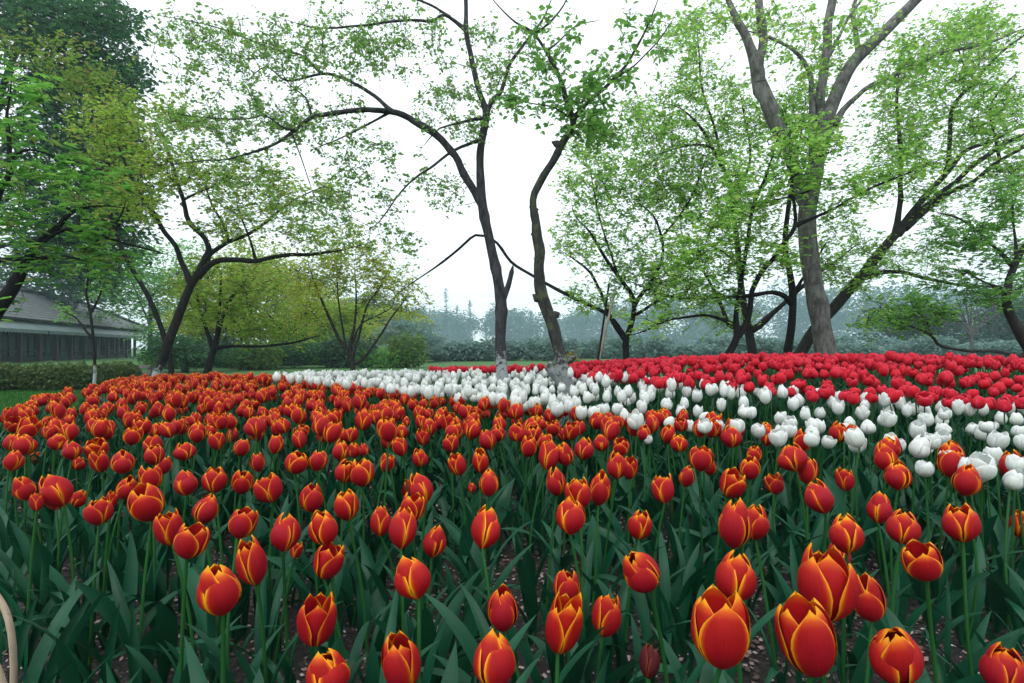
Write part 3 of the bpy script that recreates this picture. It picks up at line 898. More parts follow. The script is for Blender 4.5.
def tree(name, label, group, base, D, limbs, blobs, bark, leaf, leaf_size, dz=0.6, seed=0, seg=.10, per_node=2.0, flat=.5, lobes=1,
         twig_r=.004, lump=.06, spread=.05, sides=9, minr=.0016, thin=.72, skip_leaf=0.0, sag=.0, cat='tree', far_bias=0.0, gz=None, flare=1.25):
    """limbs: lists of (picture x, y, half width[, depth offset]); blobs: (x, y, rx, ry, count[, depth offset]) of foliage. Both measured at distance D."""
    q = np.random.default_rng(seed)
    minr = max(minr, D * .00036)
    b0 = P(base[0], base[1], D)
    zg = float(ground_z(b0[0], b0[1])) if gz is None and b0[1] < 9.5 and b0[0] > left_edge(b0[1]) else (0.0 if gz is None else gz)
    org = np.array([b0[0], b0[1], zg])
    root = empty(name, org)
    tag(root, label, cat, group)
    wood = MB(); nodes = []; nrad = []
    for li, L in enumerate(limbs):
        L = [tuple(k) + (0.0,) * (4 - len(k)) for k in L]
        pts = np.array([np.append(P(k[0], k[1], D + k[3]), k[2] * thin * (D + k[3]) / F) for k in L])
        if li == 0:
            foot = pts[0].copy(); foot[2] = zg - .05; foot[3] *= flare
            if pts[0][2] > zg - .02: pts = np.vstack([foot, pts])
        sp = spline(pts, seg)
        wob = q.normal(0, 1, (len(sp), 3))
        k3 = np.array([.25, .5, .25])
        wob = np.apply_along_axis(lambda c: np.convolve(np.pad(c, 1, 'edge'), k3, 'valid'), 0, wob)
        if li > 0: sp[1:, :3] += (wob * sp[:, 3:4] * .35)[1:]
        nt_ = max(2, len(sp) // 4)
        if li > 0 or L[-1][2] < 2.5: sp[-nt_:, 3] *= np.linspace(1, .25, nt_)
        if li > 0 and L[0][2] < 4.9: sp[:3, 3] *= np.array([1.45, 1.22, 1.08])[:len(sp[:3])]
        kn = q.random(len(sp)) < .06
        if sp[0, 3] > .02: sp[kn, 3] *= 1.14
        sp[:, 3] = np.maximum(sp[:, 3], minr * .7)
        tube(wood, sp[:, :3] - org, sp[:, 3], sides if sp[0, 3] > .02 else 6, 0, lump, seed + li)
        st = 0 if li else len(sp) // 3
        nodes.append(sp[st:, :3]); nrad.append(sp[st:, 3])
    nodes = np.concatenate(nodes); nrad = np.concatenate(nrad)
    N = nodes.copy(); Rr = nrad.copy()
    att = []
    for bl in blobs:
        x, y, rx, ry, cnt = bl[:5]; off = bl[5] if len(bl) > 5 else 0.0
        u = q.normal(0, 1, (cnt, 3)); u /= np.linalg.norm(u, axis=1, keepdims=True); u *= q.random((cnt, 1)) ** (1 / 2.2)
        for k in u: att.append(P(x + k[0] * rx, y + k[1] * ry, D + off + k[2] * dz))
    leaves = []; tw_a = []; tw_b = []
    if att:
        att = np.array(att)
        d0 = np.array([np.min(((nodes - a_) ** 2).sum(1)) for a_ in att])
        for a_ in att[np.argsort(d0)]:
            dd = np.sqrt(((N - a_) ** 2).sum(1))
            # a twig leaves its branch upward and outward rather than at a right angle from below
            cost = dd + .25 * np.maximum(0, N[:, 2] - a_[2])
            i = int(np.argmin(cost)); p0 = N[i]; ln = dd[i]
            if ln < seg * .6:
                leaves.append(a_[None]); continue
            n_ = max(2, int(math.ceil(ln / seg)))
            tt = np.linspace(0, 1, n_ + 1)[:, None]
            side = q.normal(0, .13, 3) * ln
            path = p0 + (a_ - p0) * tt + side * np.sin(tt * 3.1416) + np.array([0, 0, 1]) * (.08 - sag) * ln * np.sin(tt * 3.1416)
            path[1:-1] += q.normal(0, .012, (n_ - 1, 3)) * min(1, ln)
            r0 = min(Rr[i] * .75, twig_r * (.6 + 1.6 * ln))
            r0 = max(r0, minr)
            rad = r0 + (minr - r0) * tt[:, 0]
            tube(wood, path - org, rad, 4 if r0 < .012 else 6, 0, cap=False)
            N = np.vstack([N, path[1:]]); Rr = np.concatenate([Rr, rad[1:]])
            m_ = max(1, int(len(path) * .35))
            for pnt in path[m_:]:
                k = q.poisson(per_node * .9)
                if k: leaves.append(pnt + q.normal(0, spread, (k, 3)))
            nt2 = int(q.integers(3, 6))
            dirs = (path[-1] - path[-2]) / (np.linalg.norm(path[-1] - path[-2]) + 1e-9) + q.normal(0, .9, (nt2, 3)) * np.array([1, 1, 1 - .55 * flat])
            dirs /= np.linalg.norm(dirs, axis=1, keepdims=True)
            from_ = path[q.integers(max(0, len(path) - 3), len(path), nt2)]
            to_ = from_ + dirs * (spread * q.uniform(1.6, 4.2, nt2))[:, None]
            tw_a.append(from_); tw_b.append(to_)
            kk = q.poisson(per_node * q.choice([1.0, 1.9, 3.2]), nt2) + 1
            for z_ in range(nt2):
                f_ = q.uniform(.25, 1.05, (kk[z_], 1))
                leaves.append(from_[z_] + (to_[z_] - from_[z_]) * f_ + q.normal(0, leaf_size * .25, (kk[z_], 3)))
    if tw_a:
        A_ = np.concatenate(tw_a) - org; B_ = np.concatenate(tw_b) - org; n_ = len(A_)
        ax = B_ - A_; ax /= np.linalg.norm(ax, axis=1, keepdims=True) + 1e-9
        e1 = np.cross(ax, np.tile([.3, .2, .93], (n_, 1))); e1 /= np.linalg.norm(e1, axis=1, keepdims=True) + 1e-9
        e2 = np.cross(ax, e1)
        ring = [e1 * math.cos(t_) + e2 * math.sin(t_) for t_ in (0, 2.094, 4.189)]
        V = np.stack([A_ + g_ * minr * .9 for g_ in ring] + [B_ + g_ * minr * .4 for g_ in ring], 1).reshape(-1, 3)
        base_i = (np.arange(n_) * 6)[:, None, None]
        wood.add(V, (base_i + np.array([[0, 1, 4, 3], [1, 2, 5, 4], [2, 0, 3, 5]])[None]).reshape(-1, 4))
    wood.build('trunk', bark, root)
    if leaves and leaf is not None:
        Lp = np.concatenate(leaves)
        if skip_leaf: Lp = Lp[q.random(len(Lp)) > skip_leaf]
        cr = MB()
        leaf_kites(cr, Lp - org, 1.2 * leaf_size * q.uniform(.6, 1.25, len(Lp)), q, flat, lobes, 0, .25, D < 7.5)
        cr.build('crown', leaf, root, smooth_shade=False)
    return root

GT = 'trees around the tulip bed'
# central tree with the long arm to the left
tree('cherry_tree', 'slender dark cherry tree with a long arm arching left, rising from the white tulips', GT, (502, 380), 5.2, [
    [(503,392,10.5),(502,370,9.5),(500,340,9.3),(501,305,10),(497,275,9),(489,238,8.2),(482,203,7.8),(480,170,6.4),(481,146,6.2),(486,117,6.5),(485,108,5.5),(478,88,4.6),(471,56,4.2),(466,32,4),(466,6,3.4),(464,-30,3)],
    [(486,114,5),(495,100,4),(502,91,3.4),(508,67,3),(521,48,2.4),(532,34,2),(545,15,1.5),(556,-15,1.2)],
    [(484,208,6.5),(468,180,6.5),(450,152,6.2),(424,127,5.6),(404,115,5),(374,110,4.4,-.15),(349,111,4,-.2),(312,118,3.4,-.3),(292,133,2.8,-.35),(275,144,2.4,-.4),(237,157,2,-.5),(200,161,1.6,-.6),(150,166,1.2,-.7)],
    [(392,112,3.5),(369,92,3,.1),(339,77,2.5,.2),(320,74,2.2,.2),(287,81,1.7,.3),(265,67,1.3,.3),(240,88,1,.3)],
    [(322,74,2.2,.2),(300,55,2,.2),(275,50,1.7,.3),(250,40,1.5,.3),(225,30,1.3,.3),(195,22,1.1,.4),(150,14,.9,.5)],
    [(389,113,2,-.05),(359,129,1.5,-.1),(334,141,1.1,-.2),(310,150,.8,-.3)],
    [(296,130,2,-.35),(283,127,1.6,-.4),(265,116,1.4,-.5),(245,119,1.2,-.5),(200,117,.9,-.5),(160,112,.8,-.5)],
    [(466,30,3.2),(445,15,2.6),(432,21,2.5,-.1),(412,20,2.2,-.1),(374,24,1.9,-.2),(329,28,1.5,-.2),(307,26,1.1,-.3),(270,15,.8,-.3)],
    [(450,17,2),(430,5,1.8),(405,-5,1.4),(380,-12,1)],
    [(482,118,2.5),(447,126,1.8),(436,131,1.2),(420,150,.8)],
    [(481,140,3),(474,142,2.6),(453,151,2.3),(430,168,2),(405,187,1.5),(379,222,1),(360,235,.7)],
    [(502,301,6),(506,293,5),(510,279,4.3),(513,266,4)],
    [(312,118,2,-.3),(306,98,1.4,-.3),(290,85,1,-.2),(280,70,.8,-.2)],
    [(292,133,1.4,-.35),(300,155,1,-.4),(312,190,.8,-.4)],
  ],
  [(240,55,80,50,102),(320,45,80,45,119),(400,40,60,40,68),(300,120,90,35,93),(220,130,70,45,76,-.3),(270,190,80,40,42,-.4),(430,185,50,40,27),(500,60,50,55,61),(440,105,40,30,34),(360,170,60,45,44),(190,40,50,35,42),(470,130,25,20,20),(395,235,40,40,17),(340,215,45,40,23)],
  M['bark_cherry'], M['leaf_cherry'], .031, dz=.75, seed=21, thin=.60, seg=.07, per_node=1.3, flat=.25, twig_r=.0042, spread=.040, lump=.10, sag=.1)

tree('cherry_tree', 'crooked knobbly cherry tree with a pale swollen foot, rising from the white tulips', GT, (563, 392), 4.35, [
    [(567,397,13),(565,385,13),(561,368,12.5),(559,352,9),(553,328,9.3),(546,308,8.5),(541,290,9),(539,272,7.8),(540,252,7.6),(537,236,8.2),(536,222,5.8),(533,200,5.4),(541,180,5.4),(554,160,5.6),(563,142,5.4),(573,126,5),(571,114,4.6),(567,102,3.8),(559,76,3.4),(547,53,3),(532,32,2.7),(515,22,2.4),(494,1,2),(480,-20,1.6)],
    [(573,118,4),(580,110,3.5),(594,98,3),(617,76,2.3),(635,50,1.8),(650,20,1.4),(662,-12,1.2)],
    [(617,77,1.7),(634,66,1.3),(650,50,1.1),(662,36,1),(676,15,.8)],
    [(533,33,1.6),(541,29,1.6),(559,12,1.3),(570,-8,1)],
    [(546,52,1.5),(559,41,1.2),(576,26,.9),(600,20,.7)],
    [(563,385,9),(552,368,8),(549,360,6)],
    [(560,146,4.8),(556,143,4.2),(553,141,3.8)],
    [(540,236,6),(534,234,5),(531,233,4)],
    [(543,300,4.5),(537,297,5.2),(533,294,4)],[(550,318,4.5),(557,315,5),(560,312,3.6)],[(566,362,5),(573,358,5.4),(577,355,3.8)],[(537,212,4),(532,209,4),(530,207,2.8)],
    [(572,120,1.6),(555,108,1.2),(530,103,.9),(518,98,.7)],
  ],
  [(605,75,26,24,26),(588,125,32,24,36),(530,102,28,16,22),(550,35,40,30,22),(645,40,30,40,16),(545,75,20,25,12),(575,100,30,20,20),(610,145,20,18,10)],
  M['bark_knobbly'], M['leaf_mid'], .044, dz=.4, seed=31, thin=.66, seg=.06, per_node=.8, flat=.3, twig_r=.003, spread=.04, lump=.11, sides=12)

tree('maple_tree', 'low spreading tree on a short trunk behind red tulips, right of the knobbly tree', GT, (626, 360), 9.0, [
    [(626,366,5),(626,352,4.6),(626,340,4.6),(632,322,3.6),(634,300,3.2),(625,285,2.8),(612,268,2.4),(601,251,2.2),(589,231,1.8),(575,216,1.4),(571,200,1)],
    [(626,340,3.6),(613,323,3),(607,308,2.6),(601,293,2.3),(591,273,1.9),(578,262,1.4),(560,250,1)],
    [(625,338,3),(610,318,2.8),(587,304,2.6),(565,294,2.4),(552,287,2.3),(530,274,2),(511,262,2),(497,243,1.9),(485,236,1.9),(475,235,1.9),(458,249,1.7),(435,267,1.4),(405,288,1),(385,305,.7)],
    [(634,305,2.6),(655,275,2.2),(663,251,2),(657,222,1.6),(646,208,1.3),(632,198,1)],
    [(660,240,1.6),(690,200,1.3),(705,160,1)],
    [(618,276,1.5),(600,220,1.2),(590,170,.9)],
    [(634,316,2),(660,300,1.6),(690,290,1.2)],
  ],
  [(600,190,45,50,75),(640,175,50,50,75),(578,245,32,32,36),(640,250,55,40,75),(685,200,45,50,55),(600,300,42,22,30),(590,145,30,26,30),(665,290,40,25,30),(570,180,22,22,14),(655,110,30,30,24)],
  M['bark_dark'], M['leaf_fresh'], .062, dz=1.1, seed=41, seg=.16, per_node=1.7, flat=.55, twig_r=.005, spread=.085)

tree('maple_tree', 'dark many-stemmed maple with layered light green leaves, forking low behind the red tulips', GT, (730, 358), 7.2, [
    [(727,362,6),(731,350,5.2),(737,337,5),(736,316,3.4),(741,281,3),(747,245,2.8),(753,207,2.4),(766,176,2.1),(777,139,1.6),(778,120,1.2)],
    [(738,336,4),(747,321,3.8),(752,291,3.5),(762,273,3.4),(777,253,3.2),(795,226,2.6),(793,192,2),(791,165,1.6),(789,140,1.1)],
    [(795,226,2.2),(824,213,1.9),(859,194,1.6),(880,184,1.4),(915,170,1.1),(960,152,.9)],
    [(753,207,1.7),(775,200,1.4),(798,194,1.3),(820,187,.9)],
    [(736,325,2.4),(715,317,2),(704,315,1.9),(681,318,1.7),(666,321,1.5),(645,331,1.1),(620,338,.8)],
    [(790,180,1.4),(815,160,1.1),(835,150,.8)],
    [(743,270,1.5),(720,250,1.2),(690,240,.9)],
  ],
  [(770,175,50,35,55),(800,140,40,30,45),(720,240,60,30,60),(760,255,50,28,45),(690,265,50,26,45),(840,190,50,20,40),(920,165,50,20,30),(700,300,45,18,30),(650,320,30,14,14),(830,150,30,18,20),(740,215,40,25,30)],
  M['bark_dark'], M['leaf_fresh'], .062, dz=.9, seed=51, seg=.13, per_node=1.6, flat=.78, twig_r=.0042, spread=.075)

tree('maple_tree', 'brown trunked green tree with fan of fine upper branches, behind the many-stemmed maple', GT, (752, 358), 9.6, [
    [(755,366,7),(752,350,6.4),(749,331,5.5),(742,293,4.5),(738,250,3.8),(733,210,3.2),(730,182,2.8),(722,166,2.4),(703,131,1.9),(687,113,1.6),(672,105,1.3),(645,100,.9)],
    [(752,330,4),(772,314,3.4),(795,293,3),(815,276,2.3),(840,258,1.6),(862,240,1)],
    [(722,168,2),(711,147,1.7),(685,146,1.4),(656,155,1)],
    [(722,166,2),(714,126,1.7),(701,86,1.4),(699,55,1.1),(697,20,.8)],
    [(749,331,4),(729,324,3.4),(722,306,2.6),(708,280,1.8),(690,250,1.2)],
    [(733,210,2),(750,160,1.6),(745,120,1.2),(740,90,.9)],
  ],
  [(700,90,50,35,75),(680,140,50,35,75),(720,150,45,40,60),(700,190,60,35,70),(745,110,35,40,45),(640,120,30,30,28),(750,200,50,40,50),(690,50,35,25,28),(720,320,40,20,20),(830,265,30,20,20),(660,190,35,30,30)],
  M['bark_brown'], M['leaf_fresh'], .062, dz=1.4, seed=61, seg=.18, per_node=1.5, flat=.5, twig_r=.0055, spread=.10)

tree('maple_tree', 'slim dark tree with one level arm reaching left, close beside the big grey trunk', GT, (788, 358), 9.0, [
    [(786,364,6),(788,350,5.6),(791,331,5.2),(793,298,4.9),(789,268,4),(785,245,3.6),(788,210,3.2),(793,180,2.8),(800,140,2.2),(806,100,1.6)],
    [(792,304,3.6),(785,296,3.2),(772,292,2.9),(747,296,2.7),(721,297,2.4),(704,298,2.2),(671,297,1.8),(645,288,1.3),(618,276,.9)],
    [(793,300,2.4),(802,280,2),(815,262,1.6),(828,240,1.1)],
  ],
  [(690,280,55,20,40),(640,280,35,22,24),(800,110,35,40,50),(820,230,40,40,40),(770,120,35,40,36),(850,280,30,20,14)],
  M['bark_dark'], M['leaf_fresh'], .07, dz=1.0, seed=71, seg=.16, per_node=1.4, flat=.6, twig_r=.005, spread=.09)

tree('plane_tree', 'big tree with thick mottled pale grey trunk forking high into several limbs', GT, (826, 358), 8.0, [
    [(829,366,15),(826,352,13),(822,330,11.6),(819,310,11),(813,281,11),(808,243,11.2),(807,215,11),(811,190,10.5),(816,164,9.5),(824,128,9),(834,100,8.2),(852,64,7.8),(881,35,7),(910,6,6.2),(935,-20,5.5),(965,-55,5)],
    [(806,205,8),(797,180,7.6),(786,148,8),(772,115,8.8),(759,80,8.8),(750,45,5.6),(740,22,5.2),(730,2,4.8),(716,-25,4.4)],
    [(760,82,6.5),(761,55,5.6),(762,30,5.2),(759,0,4.8),(757,-35,4.4)],
    [(822,132,6.6),(823,100,5.8),(825,70,5.6),(828,23,5.2),(831,-10,5),(836,-45,4.5)],
    [(814,168,4),(811,140,4),(811,111,3.7),(810,80,3.2),(800,56,2.4),(780,42,1.8),(757,33,1.4),(730,28,1)],
    [(834,125,4),(843,110,3.4),(858,96,3),(872,85,2.8),(905,70,2.6),(938,54,2.3),(982,45,1.9),(1015,32,1.5),(1045,24,1.2)],
    [(858,60,3.2),(856,35,2.8),(853,10,2.4),(862,-15,2)],
    [(756,72,4),(768,100,3.6),(779,118,3),(788,138,2)],
    [(826,60,2.4),(840,35,2),(850,15,1.6),(870,-10,1.2)],
  ],
  [(690,30,40,30,30),(780,30,35,40,36),(860,25,40,35,30),(905,80,40,30,45),(940,45,45,30,45),(985,40,40,30,40),(820,60,30,40,24),(725,15,40,20,20),(890,120,35,30,26)],
  M['bark_grey'], M['leaf_fresh'], .06, dz=1.4, seed=81, thin=.78, seg=.16, per_node=1.5, flat=.6, twig_r=.005, spread=.09, sides=16, lump=.035, flare=1.12)

tree('leaning_tree', 'dark tree leaning far right behind the big grey trunk, limbs fanning to the right', GT, (797, 358), 9.6, [
    [(792,364,9),(800,354,8.2),(815,329,7.8),(837,304,7.6),(862,275,7),(882,250,6.4),(900,229,5.6),(918,205,4.2),(949,170,3.5),(965,151,3),(991,141,2.4),(1025,125,1.8),(1060,110,1.2)],
    [(897,234,4.8),(918,212,4),(949,187,3.5),(977,163,3.2),(1007,142,2.8),(1040,128,2.4)],
    [(905,228,4),(930,208,3.4),(950,192,3),(972,182,2.8),(1000,161,2.5),(1024,147,2.3),(1055,132,2)],
    [(946,173,3),(949,155,2.8),(950,130,2.6),(953,105,2.5),(975,81,2.2),(999,55,1.9),(1024,35,1.6),(1045,15,1.3)],
    [(896,232,3.6),(899,205,3.3),(901,182,3.2),(900,140,2.7),(896,112,2.2),(898,77,1.6),(903,50,1.1)],
    [(866,277,3.4),(880,272,3),(900,272,2.8),(934,280,2.4),(962,285,2),(992,287,1.5),(1015,296,1)],
    [(975,81,1.5),(962,60,1.2),(957,40,.9)],
    [(1000,161,1.6),(990,110,1.4),(1005,85,1.1),(1020,70,.9)],
  ],
  [(985,95,50,45,90),(905,130,40,45,60),(935,65,45,35,50),(1005,170,40,35,55),(985,30,45,30,45),(880,170,30,35,30),(930,195,50,22,34),(905,262,50,22,40),(960,130,45,35,45),(875,318,26,20,22),(1000,130,40,30,50),(855,245,30,25,20),(1010,210,30,20,18)],
  M['bark_brown'], M['leaf_fresh'], .068, dz=1.5, seed=91, thin=.70, seg=.18, per_node=1.75, flat=.7, twig_r=.0055, spread=.10, sides=12)

tree('maple_tree', 'small dark tree at the right edge trailing one long low branch toward the grey trunk', GT, (1036, 360), 7.4, [
    [(1042,366,10),(1034,352,9),(1023,338,7.8),(1007,307,5.8),(1008,285,4.8),(1017,260,4.2),(1032,235,3.4),(1048,205,2.6)],
    [(1030,348,3.4),(1020,357,2.4),(999,351,2.1),(974,351,2),(950,348,2),(937,344,2),(929,334,1.7),(905,324,1.3),(875,309,.9)],
    [(932,338,1.3),(927,322,1.1),(910,300,.9),(929,285,.6)],
    [(1013,266,2.4),(992,245,1.9),(962,220,1.5),(932,211,1)],
    [(1008,290,2),(984,282,1.5),(960,268,1)],
    [(1017,258,2),(1014,225,1.6),(1012,195,1.2)],
  ],
  [(955,235,40,24,40),(990,245,40,30,50),(930,310,40,22,34),(985,298,36,18,26),(905,318,26,12,14),(1010,200,30,30,34),(1015,280,25,30,26),(950,275,35,14,18)],
  M['bark_brown'], M['leaf_mid'], .062, dz=.9, seed=101, seg=.13, per_node=1.5, flat=.75, twig_r=.0042, spread=.075)

# left side
tree('cherry_tree', 'leaning dark cherry tree with whitewashed foot and wide low arms, left of the bed', GT, (157, 384), 9.8, [
    [(153,390,6.86),(157,375,6.40),(163,358,6.08),(170,339,5.77),(180,312,5.46),(190,287,5.30),(200,271,4.84),(206,258,3.59),(228,242,2.81),(247,235,2.34),(270,219,2.03),(286,205,1.72),(315,190,1.25),(345,182,0.86)],
    [(197,276,4.6),(208,265,4.2),(222,260,3.9),(240,260,3.6),(256,261,3.3),(283,257,2.8),(311,254,2.3),(339,251,1.7),(370,243,1.1)],
    [(206,260,4),(210,250,3.8),(206,240,3.6),(190,222,3.2),(182,193,2.6),(170,158,1.9),(162,130,1.3)],
    [(192,285,4),(184,268,3.6),(175,246,3.2),(163,228,3),(152,211,2.7),(143,199,2.3),(130,175,1.8),(118,145,1.4),(105,115,1)],
    [(228,242,2),(222,222,1.7),(212,205,1.4),(205,185,1)],
    [(256,261,1.8),(250,240,1.5),(240,215,1.2),(236,200,.9)],
    [(183,200,1.5),(205,190,1.2),(230,180,.9)],
  ],
  [(150,150,50,40,60),(200,180,45,40,55),(250,195,50,35,55),(320,235,50,20,34),(130,200,40,30,40),(230,225,45,25,34),(300,195,45,25,34),(110,120,35,35,36),(180,120,40,25,28)],
  M['bark_wash'], M['leaf_olive'], .07, dz=1.4, seed=111, seg=.16, per_node=2.0, flat=.6, twig_r=.0055, spread=.10)

tree('young_tree', 'thin bare young tree with whitewashed foot, on the lawn before the hedge', GT, (93, 395), 9.3, [
    [(93,397,2.72),(94,385,2.31),(95,372,2.04),(94,350,1.84),(93,336,1.77),(90,311,1.70),(86,293,1.63),(88,275,1.36),(84,255,1.02),(86,235,0.68)],
    [(91,312,1.6),(98,300,1.3),(104,282,1)],
    [(93,338,1.4),(84,328,1.2),(76,318,1),(66,312,.8)],
  ],
  [(90,255,22,18,10),(105,280,14,12,6),(66,314,12,8,5)],
  M['bark_wash'], M['leaf_mid'], .07, dz=.4, seed=121, seg=.14, per_node=1.2, flat=.6, twig_r=.004, spread=.07)

tree('maple_tree', 'maple reaching in from the left edge with large bright green leaves', GT, (-40, 420), 5.0, [
    [(-45,440,15),(-40,400,13),(-28,350,11),(-10,318,9),(11,290,6.8),(24,267,5.2),(37,245,4),(59,226,3),(72,212,2.6),(99,206,1.9),(125,208,1.3)],
    [(-28,350,6),(-20,290,5),(-8,215,4),(0,193,3.2),(9,173,2.8),(9,140,2.3),(8,105,1.8),(14,70,1.2)],
    [(-14,262,3),(0,260,2.6),(40,258,2.2),(66,257,1.6),(90,262,1)],
    [(40,243,2),(66,230,1.8),(105,237,1.5),(132,245,1.2),(173,256,.8)],
    [(83,252,1),(99,239,1.2),(119,219,1),(126,201,.8)],
    [(9,160,1.4),(30,150,1.2),(60,158,.9),(90,165,.7)],
  ],
  [(15,80,24,18,8),(35,100,30,14,7),(20,165,30,40,19),(60,185,45,35,25),(20,225,30,25,14),(80,225,45,25,18),(50,262,55,16,18),(110,262,40,14,11),(20,130,22,22,7),(105,180,30,25,9),(25,300,20,10,2)],
  M['bark_dark'], M['leaf_maple'], .080, dz=.6, seed=131, thin=.9, seg=.09, per_node=.36, flat=.8, lobes=3, twig_r=.003, spread=.06)

tree('small_tree', 'small dark forked tree with yellow green leaves, behind the leaning cherry', GT, (208, 376), 14.0, [
    [(206,380,5),(209,366,4.6),(214,350,4.2),(218,333,3.4),(225,311,2.6),(236,292,2),(256,278,1.4)],
    [(214,351,3),(208,335,2.6),(203,317,2.1),(198,300,1.6),(195,285,1)],
    [(216,348,2.6),(233,345,2.2),(250,346,2),(270,346,1.7),(297,342,1.2),(325,334,.8)],
    [(218,333,2.4),(220,300,1.8),(221,272,1.2)],
  ],
  [(215,280,40,28,55),(255,285,40,28,55),(200,310,30,22,30),(285,325,40,20,34),(250,320,35,20,30),(180,290,25,25,20)],
  M['bark_dark'], M['leaf_olive'], .10, dz=1.6, seed=141, seg=.25, per_node=2.6, flat=.6, twig_r=.007, spread=.16)

tree('small_tree', 'small vase-shaped tree with many thin stems and sparse yellowish leaves', GT, (352, 374), 12.0, [
    [(353,378,4),(353,370,3.6),(352,360,3.6),(345,348,2.6),(339,339,2.3),(332,324,2),(325,308,1.8),(314,281,1.2),(308,262,.8)],
    [(352,361,2.4),(350,345,2.1),(354,330,1.8),(356,310,1.5),(356,292,1.2),(354,261,.8)],
    [(352,358,2.2),(358,338,1.8),(367,306,1.4),(381,286,1),(390,265,.7)],
    [(353,364,2.2),(361,361,2),(370,350,1.8),(378,339,1.6),(388,322,1.3),(400,306,1),(412,290,.7)],
    [(346,350,1.6),(342,325,1.3),(338,292,1),(336,268,.7)],
    [(352,345,1.4),(360,325,1.2),(372,318,1),(392,308,.8)],
  ],
  [(350,262,45,22,60),(320,275,30,25,36),(385,275,35,22,34),(410,300,20,20,16),(365,300,40,25,26),(310,310,22,25,20)],
  M['bark_brown'], M['leaf_yellow'], .075, dz=1.1, seed=151, seg=.2, per_node=1.7, flat=.5, twig_r=.005, spread=.12)

# tall dark evergreen far left, olive tree before it, and the green mass behind
tree('evergreen_tree', 'tall dense dark green tree filling the upper left corner', GT, (-75, 385), 19.0, [
    [(-75,395,11),(-70,350,10),(-58,280,9),(-40,200,7),(-10,120,5),(15,50,3.5),(30,-30,2)],
    [(-50,240,5),(20,190,3.5),(90,150,2)],[(-34,180,4),(50,110,3),(115,80,1.8)],[(-8,115,3),(60,50,2),(110,20,1.2)],
    [(-55,260,3.5),(30,240,2.5),(105,225,1.5)],
  ],
  [(30,20,55,40,230),(90,25,45,30,160),(115,80,35,28,140),(60,80,50,30,150),(50,130,55,35,150),(100,150,40,40,150),(120,220,30,40,110),(70,210,45,35,110),(20,180,40,40,80),(100,270,30,20,60),(40,240,45,40,110),(120,180,35,40,90)],
  M['bark_dark'], M['leaf_dark'], .17, dz=3.0, seed=161, seg=.4, per_node=1.35, flat=.5, twig_r=.012, spread=.26)
tree('olive_tree', 'olive green tree with brownish young leaves between the dark evergreen and the leaning cherry', GT, (172, 380), 13.0, [
    [(172,384,4),(168,350,3.6),(150,300,3.2),(122,250,2.8),(108,200,2.5),(108,160,2.5),(103,120,1.8),(98,85,1.2)],
    [(107,190,2.2),(125,150,1.7),(140,115,1.2)],[(106,180,2),(80,140,1.6),(60,110,1.1),(40,80,.8)],[(115,230,2),(135,200,1.5),(150,180,1)],
  ],
  [(80,85,45,26,24),(120,120,40,28,34),(60,60,40,25,14),(140,160,28,30,28),(90,150,45,30,16),(30,50,30,20,8),(120,200,40,25,20)],
  M['bark_dark'], M['leaf_bronze'], .10, dz=1.8, seed=171, seg=.25, per_node=2.3, flat=.5, twig_r=.007, spread=.16)

def blob_tree(name, label, group, base, D, h_px, blobs, leaf, size, n, bark, seed, dz):
    """A farther tree: trunk, main limbs and a crown of leaf clumps with gaps."""
    q = np.random.default_rng(seed)
    b0 = P(base[0], base[1], D); org = np.array([b0[0], b0[1], 0.0])
    root = empty(name, org); tag(root, label, 'tree', group)
    wood = MB(); cr = MB()
    top = P(base[0], base[1] - h_px * .55, D)
    r0 = max(.12, h_px * .018 * D / F)
    pts = np.array([org + [0, 0, -.1], (org + top) / 2 + q.normal(0, .15, 3) * [1, 1, 0], top])
    tube(wood, spline(pts, .6) - org, np.linspace(r0 * 1.2, r0 * .5, len(spline(pts, .6))), 8, 0, .06, seed)
    for (x, y, rx, ry) in blobs:
        c = P(x, y, D)
        st = org + (top - org) * q.uniform(.45, 1)
        pp = spline(np.array([st, (st + c) / 2 + q.normal(0, .2, 3) - [0, 0, .2], c]), .5)
        tube(wood, pp - org, np.linspace(r0 * .45, .02, len(pp)), 5, 0)
        for _ in range(5):
            e = c + q.normal(0, .5, 3) * [rx * D / F, dz, ry * D / F]
            pp2 = spline(np.array([pp[-2], (pp[-2] + e) / 2 + q.normal(0, .1, 3), e]), .5)
            tube(wood, pp2 - org, np.linspace(r0 * .2, .01, len(pp2)), 4, 0)
    tot = sum(b_[2] * b_[3] for b_ in blobs)
    for (x, y, rx, ry) in blobs:
        k = int(1.7 * n * rx * ry / tot); nc = max(6, k // 45)
        c = P(x, y, D); sx, sz = rx * D / F, ry * D / F
        u = q.normal(0, 1, (nc, 3)); u /= np.linalg.norm(u, axis=1, keepdims=True); u *= q.random((nc, 1)) ** (1 / 3)
        cc = c + u * [sx, dz, sz]
        cs = np.array([.24 * sx, .26 * dz, .09 * sz]) + .06
        pos = np.concatenate([cc[i] + q.normal(0, 1, (k // nc + 1, 3)) * cs * .8 for i in range(nc)])
        leaf_kites(cr, pos - org, 1.0 * size * q.uniform(.6, 1.3, len(pos)), q, .45)
    wood.build('trunk', bark, root); cr.build('crown', leaf, root, smooth_shade=False)
    return root

